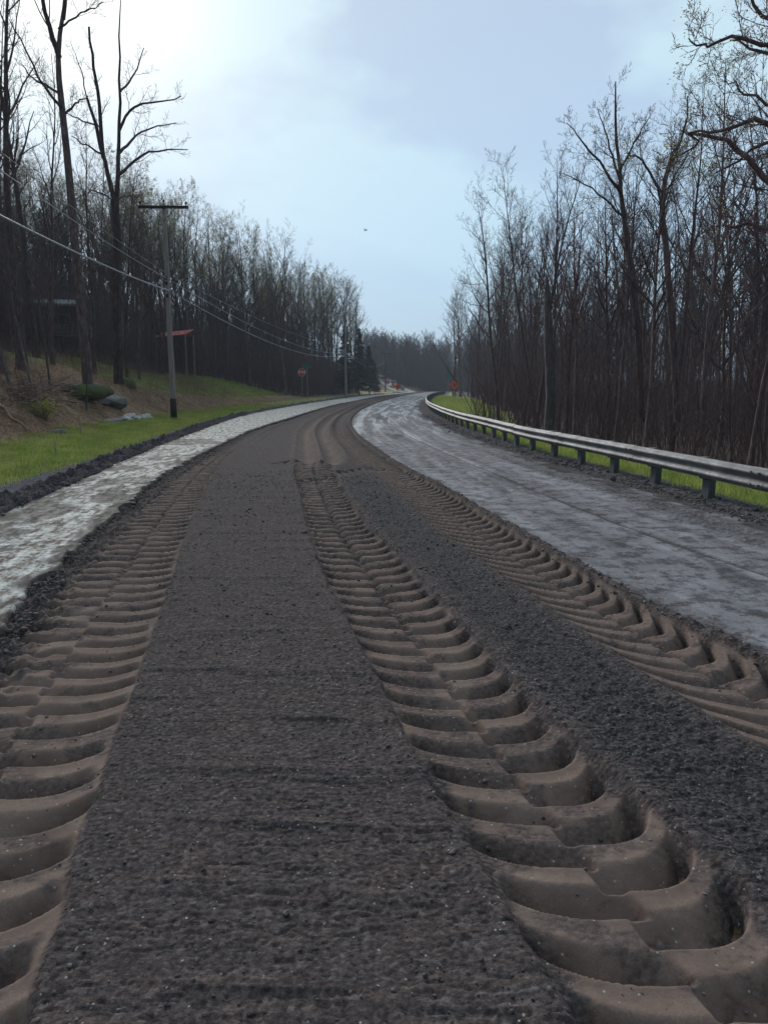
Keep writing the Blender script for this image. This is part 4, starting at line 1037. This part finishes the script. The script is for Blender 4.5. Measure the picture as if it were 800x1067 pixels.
# ---------------------------------------------------------------- guardrail
gy = axis([(-1, 30, .35), (30, 90, .6), (90, 176, 2)])
prof = []                                         # w-beam profile: (offset toward road, height)
for i in range(25):
    a = i / 24; prof.append((.0 + .085 * (.5 - .5 * math.cos(a * 4 * math.pi)) ** .7, .355 + .312 * a))
prof = np.array(prof); gx = X_POST(gy) - .17
T_ = np.stack([np.gradient(gx), np.gradient(gy)], 1); T_ /= np.linalg.norm(T_, axis=1)[:, None]; Nn = np.stack([-T_[:, 1], T_[:, 0]], 1)
wob = .012 * fbm(gy * .5, gy * 0, 71, 3)
def sheet(extra): 
    X = gx[:, None] + Nn[:, None, 0] * (prof[:, 0] + extra); Y = gy[:, None] + Nn[:, None, 1] * (prof[:, 0] + extra)
    return np.stack([X, Y, prof[None, :, 1] + wob[:, None]], -1).reshape(-1, 3)
A = sheet(0.0); B_ = sheet(-.005); ng, npf = len(gy), len(prof)
fa = grid_faces(ng, npf); fb = grid_faces(ng, npf)[:, ::-1] + ng * npf
i = np.arange(ng - 1) * npf; top = np.stack([i + npf - 1, i + 2 * npf - 1, i + 2 * npf - 1 + ng * npf, i + npf - 1 + ng * npf], 1); bot = np.stack([i, i + ng * npf, i + npf + ng * npf, i + npf], 1)
ger = bpy.data.objects.new('guardrail', None); COL.objects.link(ger); ger.location = (float(X_POST(8)), 8, 0)
tag(ger, 'long galvanised steel guardrail curving away along the right side of the road', 'guardrail')
off8 = Vector((-ger.location.x, -8, 0))
link('rail', make_mesh('rail', np.vstack([A, B_]), np.vstack([fa, fb, top, bot]), mats=[M_GALV]), ger, loc=off8)
pm = MB(); pm.box((-.02, 0, .17), (.12, .19, .86), bev=.006); pm_mesh = pm.mesh('post', M_GPOST)
bm_ = MB(); bm_.box((-.10, 0, .50), (.10, .15, .34), bev=.006); bm_mesh = bm_.mesh('spacer_block', M_GPOST)
yp = 1.2; npst = 0
while yp < 172 and npst < 98:
    x = float(X_POST(yp)); dx = float(X_POST(yp + .5) - X_POST(yp - .5))
    p = link('post', pm_mesh, ger, loc=Vector((x, yp, 0)) + off8, rot=(random.uniform(-.015, .015), random.uniform(-.015, .015), -math.atan(dx)))
    if yp < 60: link('spacer_block', bm_mesh, p)
    npst += 1; yp += 1.70 if yp < 60 else 2.1
# splices: an overlapping length of rail with its bolts
for yb in np.arange(2.3, 100, 3.8):
    bl = MB(); k = np.linspace(yb - .16, yb + .16, 3); sx0 = X_POST(k) - .17
    V = np.stack([(sx0[:, None] - prof[:, 0] - .007), np.repeat(k[:, None], len(prof), 1), prof[None, :, 1] + np.interp(k, gy, wob)[:, None]], -1).reshape(-1, 3)
    bl.add(V, grid_faces(3, len(prof)))
    for dz_ in (.43, .595):
        for dy in (-.1, .1): bl.box((float(X_POST(yb)) - .17 - .09, yb + dy, dz_), (.05, .03, .03))
    bl.build('splice', M_GALV, ger, loc=off8)

# ---------------------------------------------------------------- utility poles and wires
def pole(x, y, H, r, label, arm, arm_rot=0., dark_base=False, lean=0.):
    z0 = tz(x, y)
    e_ = bpy.data.objects.new('utility_pole', None); COL.objects.link(e_); e_.location = (x, y, z0); e_.rotation_euler = (0, lean, 0)
    tag(e_, label, 'utility pole')
    m = MB(); hs = np.linspace(-.5, H, 9); m.tube([(0.01 * math.sin(q), 0, q) for q in hs], r * (1 - .35 * np.clip(hs / H, 0, 1)), 14); m.build('shaft', M_POLE if not arm == 'dark' else M_POLEDK, e_, True)
    if dark_base:
        m = MB(); m.tube([(0, 0, -.4), (0, 0, .5), (0, 0, 1.05)], [r + .012, r + .010, r + .004], 14); m.build('base_wrap', M_POLEDK, e_, True)
    if arm:
        m = MB(); m.box((0, -r * .8, H - .18), (2.45, .10, .13), rot=(0, 0, arm_rot), bev=.008)
        for sx_ in (-1, 1): m.tube([(sx_ * .62 * math.cos(arm_rot), -r * .8 - .03 + sx_ * .62 * math.sin(arm_rot), H - .22), (0, -r - .02, H - .85)], .012, 5)
        ar = m.build('crossarm', M_POLEDK, e_)
        for sx_ in (-1.12, 1.12, 0):
            m = MB(); c_, s_ = math.cos(arm_rot), math.sin(arm_rot); X, Y = sx_ * c_, sx_ * s_ - r * .8 * (sx_ != 0); b0 = H - .115 if sx_ else H
            m.tube([(X, Y, b0), (X, Y, b0 + .08), (X, Y, b0 + .10), (X, Y, b0 + .15), (X, Y, b0 + .2)], [.015, .015, .055, .06, .03], 8); m.build('insulator', M_POLEDK, ar, True)
    return e_, z0
y1 = 38.5; x1 = (183 - 400) / F * y1
p1, z1 = pole(x1, y1, 10.55, .155, 'tall weathered wooden pole with a crossarm and a black wrapped base on the left verge', 'arm', R(2), True)
y2 = 105.; x2_ = (361 - 400) / F * y2
p2, z2 = pole(x2_, y2, 10.0, .17, 'plain wooden pole without a crossarm at the far end of the left wood', None)
p3, z3 = pole((401.5 - 400) / F * 200, 200., 10.2, .18, 'farthest utility pole, small and dark, with a crossarm near the parked vehicles', 'dark')
for hgt_ in (6.15, 6.75, 7.0):
    m = MB(); m.box((.0, -.17, hgt_), (.09, .1, .16), bev=.01); m.tube([(-.05, -.2, hgt_), (.05, -.2, hgt_)], .05, 8); m.build('clamp', M_POLEDK, p1)
def wire(a, b, sag, r, m, label, n=26):
    a, b = np.array(a, float), np.array(b, float); t_ = np.linspace(0, 1, n)[:, None]; P = a * (1 - t_) + b * t_; P[:, 2] -= 4 * sag * (t_ * (1 - t_))[:, 0]
    mb_ = MB(); mb_.tube(P, r, 6); o = link('power_line', mb_.mesh('power_line', m, True)); tag(o, label, 'power line'); return o
def pp(px, py, y): return pix(px, py, y)
A1 = pp(177, 303, y1 - .2); A2 = pp(176, 291, y1 - .2); A3 = pp(173, 284, y1 - .2)
prev = np.array([-8.2, -7, 0])
wire(A1, (prev[0], prev[1], 7.1), .75, .032, M_WIRE, 'thickest pale cable running from the crossarm pole out of the photo on the left')
wire(A2, (prev[0], prev[1], 9.0), .7, .013, M_WIRE, 'thin upper cable above the thickest one, left of the crossarm pole')
wire(A3, (prev[0] - .1, prev[1], 9.9), .7, .011, M_WIRE2, 'topmost thin cable left of the crossarm pole')
wire(A1, pp(360, 369.5, y2 - .2), 1.35, .022, M_WIRE, 'lowest cable sagging between the crossarm pole and the plain pole')
wire(A2, pp(360, 367.5, y2 - .2), 1.15, .014, M_WIRE, 'middle cable between the crossarm pole and the plain pole')
wire(A3, pp(359, 360, y2 - .2), .8, .013, M_WIRE2, 'upper cable between the crossarm pole and the plain pole')
wire(pp(362, 369.5, y2 + .1), pp(401, 376, 199.8), 1.6, .03, M_WIRE2, 'cable from the plain pole on to the farthest pole')

# ---------------------------------------------------------------- signs
M_RED = simple_mat('red_sign_paint', (.62, .03, .04), .45, .5, .08)
M_WHT = simple_mat('white_paint', (.78, .78, .78), .5, .4, .04)
M_GRN = simple_mat('green_sign_paint', (.0, .19, .13), .45, .5, .08)
M_ORG = simple_mat('orange_sign_paint', (.90, .13, .03), .5, .4, .06)
M_BLK = simple_mat('black_paint', (.02, .02, .02), .6, .4, .1)
M_STEEL = simple_mat('grey_steel_post', (.33, .34, .35), .5, .5, .15, metal=.4)
M_BLUE = simple_mat('blue_sign_paint', (.03, .16, .30), .5, .4, .08)
def regular(n, r, a0): return [(r * math.cos(a0 + 2 * math.pi * k / n), r * math.sin(a0 + 2 * math.pi * k / n)) for k in range(n)]
def thing(name, loc, label, cat, group=None, rz=0.):
    e_ = bpy.data.objects.new(name, None); COL.objects.link(e_); e_.location = loc; e_.rotation_euler = (0, 0, rz); e_.empty_display_size = .3
    return tag(e_, label, cat, group)
def text(body, size, m, parent, loc, name='lettering', rot=(math.pi / 2, 0, 0)):
    cu = bpy.data.curves.new(name, 'FONT'); cu.body = body; cu.size = size; cu.align_x = 'CENTER'; cu.align_y = 'CENTER'; cu.extrude = .004; cu.offset = .006 * size / .25
    o = bpy.data.objects.new(name, cu); COL.objects.link(o); o.rotation_euler = rot
    dg = bpy.context.evaluated_depsgraph_get(); me = bpy.data.meshes.new_from_object(o.evaluated_get(dg)); me.materials.clear(); me.materials.append(m)
    bpy.data.objects.remove(o); return link(name, me, parent, loc=loc, rot=rot)
X_, Y_, Z_ = (1, 0, 0), (0, 1, 0), (0, 0, 1)
# stop sign
ys_ = 92.; xs_ = (316 - 400) / F * ys_; zs = tz(xs_, ys_); zc = pix(316, 388, ys_)[2] - zs
e_ = thing('stop_sign', (xs_, ys_, zs), 'red octagonal stop sign on a thin post at the edge of the lawn', 'sign', rz=R(-5))
MB().box((0, .03, (zc + .3) / 2 - .2), (.06, .04, zc + .7)).build('sign_post', M_STEEL, e_)
pn_ = MB().prism(regular(8, .50, math.pi / 8), (0, 0, zc), X_, Z_, Y_, .008).build('rim', M_WHT, e_)
f_ = MB().prism(regular(8, .465, math.pi / 8), (0, -.006, zc), X_, Z_, Y_, .005).build('sign_face', M_RED, e_)
text('STOP', .40, M_WHT, f_, (0, -.012, zc))
# street name sign
ys_ = 94.; xs_ = (321.5 - 400) / F * ys_; zs = tz(xs_, ys_); zc = pix(321, 381.5, ys_)[2] - zs
e_ = thing('street_name_sign', (xs_, ys_, zs), 'pole with two crossed green street name blades beside the stop sign', 'sign')
MB().tube([(0, 0, -.3), (0, 0, zc + .1)], .035, 8).build('sign_post', M_STEEL, e_)
MB().box((0, -.04, zc - .12), (1.15, .02, .24), rot=(0, 0, R(22))).build('name_blade', M_GRN, e_)
MB().box((-.25, -.04, zc + .14), (1.0, .02, .24), rot=(0, 0, R(-30))).build('name_blade', M_GRN, e_)
# orange diamond work signs
def diamond(px, py, y, r_, label, tilt=0., stand=True, mark=True):
    x = (px - 400) / F * y; z0 = tz(x, y); z0 = max(z0, .02); zc_ = pix(px, py, y)[2] - z0
    e_ = thing('road_work_sign', (x, y, z0), label, 'sign', 'orange road work signs'); e_.rotation_euler = (0, tilt, R(-6))
    lg = MB()
    for a in (.8, -.8): lg.tube([(0, 0, .35), (a * .8, .35, 0)], .018, 5); lg.tube([(0, 0, .35), (a * .8, -.35, 0)], .018, 5)
    lg.build('stand', M_STEEL, e_)
    MB().box((0, .02, zc_ / 2 + .15), (.05, .03, zc_ + .1)).build('sign_post', M_STEEL, e_)
    f_ = MB().prism(regular(4, r_, 0), (0, 0, zc_), X_, Z_, Y_, .01).build('sign_face', M_ORG, e_)
    if mark:                       # a simple worker-ahead pictogram
        m = MB(); k = r_ / .6; o_ = (0, -.012, zc_)
        m.prism(regular(10, .055 * k, 0), (.02, -.012, zc_ + .22 * k), X_, Z_, Y_, .01)
        m.prism([(-.07 * k, -.02 * k), (.08 * k, -.02 * k), (.09 * k, .15 * k), (-.04 * k, .15 * k)], o_, X_, Z_, Y_, .01)
        m.prism([(-.10 * k, -.26 * k), (-.03 * k, -.26 * k), (.02 * k, -.03 * k), (-.06 * k, -.03 * k)], o_, X_, Z_, Y_, .01)
        m.prism([(.06 * k, -.26 * k), (.13 * k, -.26 * k), (.08 * k, -.03 * k), (.0, -.03 * k)], o_, X_, Z_, Y_, .01)
        m.prism([(.07 * k, .06 * k), (.26 * k, -.02 * k), (.27 * k, .03 * k), (.08 * k, .13 * k)], o_, X_, Z_, Y_, .01)
        m.build('symbol', M_BLK, f_)
    return e_
diamond(472, 401, 118, .80, 'orange diamond work sign behind the far bend of the guardrail')
diamond(413.5, 402.5, 160, .8, 'orange diamond work sign left of the far road, in front of the vehicles', tilt=.1)
diamond(410, 400.5, 175, .5, 'smaller orange diamond sign just behind the left one, partly covered by it', tilt=-.08, mark=False)
# small blue green sign
ys_ = 150.; xs_ = (466 - 400) / F * ys_; zs = tz(xs_, ys_); zc = pix(466, 392.5, ys_)[2] - zs
e_ = thing('roadside_sign', (xs_, ys_, zs), 'small blue and green panel sign on a post behind the right orange sign', 'sign')
MB().box((0, .03, zc / 2), (.07, .05, zc + .4)).build('sign_post', M_STEEL, e_)
MB().box((0, 0, zc + .2), (1.3, .03, .5)).build('upper_panel', M_GRN, e_)
MB().box((0, 0, zc - .32), (1.1, .03, .45)).build('lower_panel', M_BLUE, e_)

# ---------------------------------------------------------------- vehicles queued far away
M_CARW = simple_mat('white_car_paint', (.75, .76, .78), .3, .5, .02)
M_CARR = simple_mat('red_car_paint', (.45, .04, .05), .3, .5, .02)
M_CARD = simple_mat('dark_blue_car_paint', (.04, .06, .11), .3, .5, .02)
M_GLASS = simple_mat('dark_window_glass', (.03, .035, .045), .1, .6, .02)
M_TYRE = simple_mat('black_tyre', (.02, .02, .02), .85, .3, .1)
M_LAMP = simple_mat('headlight_lens', (.8, .8, .75), .2, .6, .02)
def car(x, y, rz, paint, label, tall=0., pickup=False):
    z0 = tz(x, y) + .12
    e_ = thing('parked_vehicle', (x, y, z0), label, 'vehicle', 'vehicles waiting beyond the bend', rz)
    h = 1.45 + tall; W = 1.85
    low = [(-2.3, .35), (2.3, .35), (2.32, .72), (2.1, .88), (1.1, .98), (-1.9, 1.0), (-2.28, .9), (-2.32, .6)]
    top = [(1.15, .98), (.45, h), (-.35 if pickup else -1.5, h), (-.65 if pickup else -2.05, .98)]
    MB().prism(low, (0, -W / 2, 0), X_, Z_, Y_, W).build('body', paint, e_)
    cb = MB().prism([(a * .985, b) for a, b in top], (0, -W / 2 + .10, 0), X_, Z_, Y_, W - .2).build('cabin', paint, e_)
    MB().prism([(1.04, 1.03), (.46, h - .10), (-.25 if pickup else -1.35, h - .10), (-.45 if pickup else -1.75, 1.03)], (0, -W / 2 + .085, 0), X_, Z_, Y_, W - .17).build('side_window', M_GLASS, cb)
    MB().box((.83, 0, 1.0 + (h - 1) * .5), (.03, W - .42, (h - 1) * 1.05), rot=(0, -math.atan2(.7, h - .98) , 0)).build('windscreen', M_GLASS, cb)
    for sx_ in (-1.45, 1.45):
        for sy in (-1, 1):
            w_ = MB().tube([(sx_, sy * (W / 2 - .2), .34), (sx_, sy * (W / 2 + .01), .34)], .34, 18).build('wheel', M_TYRE, e_)
            MB().tube([(sx_, sy * (W / 2 + .005), .34), (sx_, sy * (W / 2 + .02), .34)], .19, 12).build('rim', M_STEEL, w_)
    for sy in (-.68, .68): MB().box((2.30, sy, .68), (.06, .32, .16), bev=.01).build('headlight', M_LAMP, e_)
    return e_
car(2.6, 226, R(-80), M_CARW, 'white van, first of the vehicles beyond the left orange signs', .5)
car(1.0, 236, R(-76), M_CARR, 'red car just behind the white van beyond the orange signs')
car(-1.2, 247, R(-72), M_CARW, 'white pickup farthest back in the queue, near the farthest pole', .3, True)
car(4.6, 214, R(-84), M_CARD, 'dark blue car at the front of the distant queue')

# ---------------------------------------------------------------- cabin and red-roofed shelter
M_LOG = simple_mat('dark_brown_boards', (.12, .08, .062), .85, .2, .35, 3, stretch=(1, 1, 12), bump=.01)
M_DECK = simple_mat('weathered_deck_wood', (.27, .21, .15), .85, .2, .3, 3, stretch=(1, 1, 6))
M_TIN = simple_mat('pale_metal_roof', (.20, .23, .24), .7, .2, .15)
M_RTIN = simple_mat('red_metal_roof', (.52, .07, .08), .7, .3, .6, 1.6)
hx, hy = -27.2, 62.; hz0 = tz(hx, hy)
e_ = thing('cabin', (hx, hy, hz0), 'dark wooden cabin with a pale metal roof and raised deck among the trees', 'house', rz=R(18))
MB().box((0, 2.0, 1.3), (4.6, 4.4, 4.2)).build('wall', M_LOG, e_)
m = MB(); m.prism([(-2.0, 0), (2.4, .75), (5.0, .1), (5.0, .24), (2.4, .92), (-2.0, .16)], (-2.6, 0, 3.42), Y_, Z_, X_, 5.2); m.build('roof', M_TIN, e_)
dk_ = MB().box((0, -1.0, 1.12), (4.9, 1.7, .14)).build('deck', M_DECK, e_)
m = MB(); m.box((0, -1.8, 1.95), (4.9, .07, .08)); m.box((0, -1.8, 1.35), (4.9, .05, .07))
for q in np.linspace(-2.4, 2.4, 26): m.box((q, -1.8, 1.64), (.09, .03, .6))
m.build('railing', M_DECK, dk_)
for q in (-2.2, -.2, 2.2): MB().box((q, -1.65, .2), (.16, .16, 2.1)).build('deck_post', M_DECK, e_)
for q in (-1.3, 1.1):
    w_ = MB().box((q, -.24, 2.35), (.95, .06, 1.1)).build('window', M_TIN, e_); MB().box((q, -.28, 2.35), (.8, .04, .95)).build('pane', M_GLASS, w_)
MB().box((0, -.24, 2.2), (.85, .06, 1.9)).build('door', M_DECK, e_)
hx, hy = (183 - 400) / F * 82, 82.; hz0 = tz(hx, hy); zt = pix(183, 347, 82)[2] - hz0
e_ = thing('shelter', (hx, hy, hz0), 'low open shed with a faded red sheet roof in the left wood', 'shed', rz=R(-8))
for a in (-1.7, 1.7):
    for b in (0, 2.2): MB().box((a, b, zt / 2 - .4), (.13, .13, zt + .5)).build('post', M_DECK, e_)
m = MB(); m.box((0, 1.0, zt), (3.7, 2.6, .07), rot=(R(15), R(-5), 0))
for q in np.linspace(-1.75, 1.75, 10): m.box((q, 1.0, zt + .045 + q * .087), (.05, 2.6, .04), rot=(R(15), R(-5), 0))
m.build('roof', M_RTIN, e_)
MB().box((0, 2.25, zt / 2), (3.5, .08, zt * .9)).build('back_wall', M_LOG, e_)

# ---------------------------------------------------------------- rocks, logs, bush, stakes on the bank
M_ROCK = simple_mat('grey_rock', (.17, .165, .16), .9, .25, .45, 4, bump=.04)
M_PALE = simple_mat('pale_rock', (.50, .50, .48), .85, .3, .35, 5, bump=.03)
def mk_moss():
    m, t, b = mat('mossy_rock', .95, .1); g = NG(t); n = g.noise(g.co(), 4, 5, .7)
    g.link(g.ramp(n, [(.42, (.13, .125, .12)), (.52, (.10, .13, .03)), (.75, (.17, .21, .04))]), b.inputs['Base Color']); g.link(g.bump(n, 1, .05), b.inputs['Normal']); return m
M_MOSS = mk_moss()
def rock_mesh(seed, sx_, sy_, sz_, m, rough=.3):
    r = np.random.default_rng(seed); n, k = 14, 20; a = np.linspace(0, math.pi, n)[:, None]; b = np.linspace(0, 2 * math.pi, k, endpoint=False)[None]
    D = np.stack([np.sin(a) * np.cos(b), np.sin(a) * np.sin(b), np.cos(a) + 0 * b], -1)
    for _ in range(9):
        c = unit(r.normal(0, 1, 3)); dd_ = (D @ c); lim = r.uniform(.55, .85); D = D - c * np.maximum(dd_ - lim, 0)[..., None]
    D = D * (1 + rough * .3 * fbm(D[..., 0] * 3 + seed, D[..., 1] * 3 + D[..., 2] * 2, seed, 3)[..., None])
    V = (D * np.array([sx_, sy_, sz_])).reshape(-1, 3); i = np.arange(n - 1)[:, None] * k + np.arange(k)[None]; j = np.arange(n - 1)[:, None] * k + (np.arange(k)[None] + 1) % k
    Q = np.stack([i, i + k, j + k, j], -1).reshape(-1, 4); return make_mesh('rock', V, Q, mats=[m], smooth=False)
def at_ground(px, y):
    x = (px - 400) / F * y; return x, y, tz(x, y)
def find(px, py):                         # terrain point that a photo pixel sees
    for y in np.arange(8, 140, .1):
        P = pix(px, py, y)
        if P[2] <= tz(P[0], P[1]): return P
    return pix(px, py, 60)
for (px, py, s_, m, lb, sd_) in ((86, 411, (1.5, 1.0, .55), M_MOSS, 'large rounded moss covered rock at the foot of the bare trees', 1), (113, 421, (1.25, .8, .5), M_ROCK, 'large grey slab of rock in the middle of the bank', 2),
                            (133, 402, (.7, .6, .5), M_MOSS, 'smaller mossy rock at the far side of the bank', 3), (118, 440, (.9, .5, .18), M_ROCK, 'flat grey stone at the top of the grass verge', 4), (62, 452, (.3, .25, .15), M_ROCK, 'small grey stone beside the wooden stake', 9)):
    P = find(px, py); o = link('rock', rock_mesh(sd_, *s_, m), loc=(P[0], P[1], P[2] + s_[2] * .15), rot=(0, 0, .4 * sd_)); tag(o, lb, 'rock')
rr1 = np.random.default_rng(8); PR = [rock_mesh(20 + k, .28, .2, .14, M_PALE) for k in range(4)]
lbs = ['largest', 'flattest', 'leftmost', 'rightmost', 'topmost', 'lowest']
for k in range(18):
    P = find(128 + 27 * rr1.random(), 433 + 7 * rr1.random()); o = link('rock', PR[k % 4], loc=(P[0], P[1], P[2] + .05 + .05 * rr1.random()), rot=(rr1.uniform(-.3, .3), rr1.uniform(-.3, .3), rr1.uniform(0, 6)), scale=float(rr1.uniform(.5, 1.25)))
    tag(o, 'pale broken stone in the loose heap at the grass edge near the pole', 'rock', 'pale stones heaped below the bank')
M_LOGC = simple_mat('bare_log_wood', (.22, .15, .10), .85, .2, .35, 3, stretch=(1, 1, 1), bump=.01)
for (a, b_, r_, lb) in (((0, 425), (28, 452), .07, 'reddish fallen branch at the left edge of the bank'), ((55, 405), (100, 412), .09, 'long pale log lying across the bank below the trees'), ((8, 408), (40, 418), .06, 'thin dark fallen branch left of the yellow green bush'),
                        ((96, 398), (70, 415), .05, 'fallen branch propped near the mossy rock'), ((60, 418), (105, 426), .045, 'thin fallen stick between the bush and the grey slab')):
    A_, B2 = find(*a), find(*b_); A_ = A_ + [0, 0, .1]; B2 = B2 + [0, 0, .12]; m = MB(); t_ = np.linspace(0, 1, 6)[:, None]; P = A_ * (1 - t_) + B2 * t_; P[1:-1] += rr1.normal(0, .06, (4, 3)); m.tube(P - A_, r_ * (1 - .5 * t_[:, 0]), 7)
    o = m.build('fallen_branch', M_LOGC, smooth=True, loc=tuple(A_)); tag(o, lb, 'fallen branch')
# brush pile: many thin sticks, one tangled mass
m = MB()
for k in range(260):
    P = find(10 + 45 * rr1.random(), 402 + 22 * rr1.random()) if k % 6 == 0 else P
    c = P + rr1.normal(0, .5, 3) * [1, 1, .15] + [0, 0, .15]; d = rr1.normal(0, 1, 3) * [1, 1, .25]; d = unit(d) * rr1.uniform(.4, 1.2); m.tube([c - d, c + rr1.normal(0, .06, 3), c + d], [.014, .012, .004], 4, False)
kind(m.build('brushwood', M_BRIAR, smooth=True), 'stuff', 'tangle of dead sticks on the upper bank')
# bush with yellow-green young leaves
P = find(48, 437); e_ = thing('bush', tuple(P), 'low bush with bright yellow green young leaves on the bank', 'bush')
t_ = Tree(77)
for k in range(16):
    a = t_.r.uniform(0, 6.28); Q = t_.path(np.zeros(3), np.array([math.cos(a) * .8, math.sin(a) * .8, .9]), t_.r.uniform(.5, 1.0), 5, .15, .05); t_.br.append((Q, np.array([.012, .01, .008, .006, .003]), 4)); t_.grow(Q, .01, .3, 2, .3, (0, 0, 5), .05)
link('stems', t_.mesh('c', 'stems', [M_BRIAR]), e_)
pts = []
for Q, _, _ in t_.br:
    for k in range(5): pts.append(t_.at(Q, t_.r.uniform(.4, 1))[0] + t_.r.normal(0, .05, 3))
v, T = scatter_shapes(lv, lt, np.array(pts), t_.r.uniform(.03, .06, len(pts)), t_.r); link('foliage', make_mesh('foliage', v, tris=T, mats=[M_BUSHLEAF], smooth=False), e_)
# stakes
M_STAKE = simple_mat('raw_stake_wood', (.42, .33, .23), .8, .3, .2, 8)
M_STAKE2 = simple_mat('grey_stake_wood', (.34, .33, .28), .8, .3, .2, 8)
for (px, py, h_, r_, mm, lb) in ((85, 453, 1.15, .055, M_STAKE, 'slim wooden survey stake at the top of the grass verge'), (59, 476, .42, .03, M_STAKE2, 'short thin stake in the green verge below the tall one')):
    P = find(px, py); m = MB(); m.box((0, 0, h_ / 2 - .05), (r_, r_ * .6, h_), bev=.003); m.prism([(-r_ / 2, 0), (r_ / 2, 0), (0, -.12)], (0, -r_ * .3, -.1), X_, Z_, Y_, r_ * .6)
    o = m.build('wooden_stake', mm, loc=tuple(P), rot=(0, R(-3), 0)); tag(o, lb, 'stake')

# ---------------------------------------------------------------- bird
bp_ = pix(381, 240, 60)
m = MB(); m.tube([(-.22, 0, 0), (-.1, 0, .01), (.05, 0, .02), (.17, 0, .03), (.23, 0, .035), (.28, 0, .03)], [.01, .05, .065, .045, .035, .008], 8)
for sg in (-1, 1): m.prism([(.10, 0), (.08, .18), (-.02, .42), (-.05, .30), (-.08, 0)], (0, 0, .03), X_, (0, sg * .94, .34), Z_, .008)
m.prism([(-.18, -.03), (-.32, -.07), (-.32, .07), (-.18, .03)], (0, 0, 0), X_, Y_, Z_, .008)
tag(m.build('bird', M_BLK, loc=tuple(bp_), scale=.65, rot=(0, 0, R(-40)), smooth=True), 'small dark bird flying in the open sky above the road', 'bird')

# ---------------------------------------------------------------- haze
HAZE = True
if HAZE:
    m = bpy.data.materials.new('thin_haze'); m.use_nodes = True; t = m.node_tree; t.nodes.clear()
    o_ = t.nodes.new('ShaderNodeOutputMaterial'); v_ = t.nodes.new('ShaderNodeVolumePrincipled'); v_.inputs['Color'].default_value = (.80, .90, 1, 1); v_.inputs['Density'].default_value = .0007; v_.inputs['Anisotropy'].default_value = .0
    t.links.new(v_.outputs[0], o_.inputs['Volume'])
    hb = MB(); hb.box((0, 380, 21), (1300, 1300, 66)); kind(hb.build('haze', m), 'stuff', 'thin damp haze that pales the far trees')
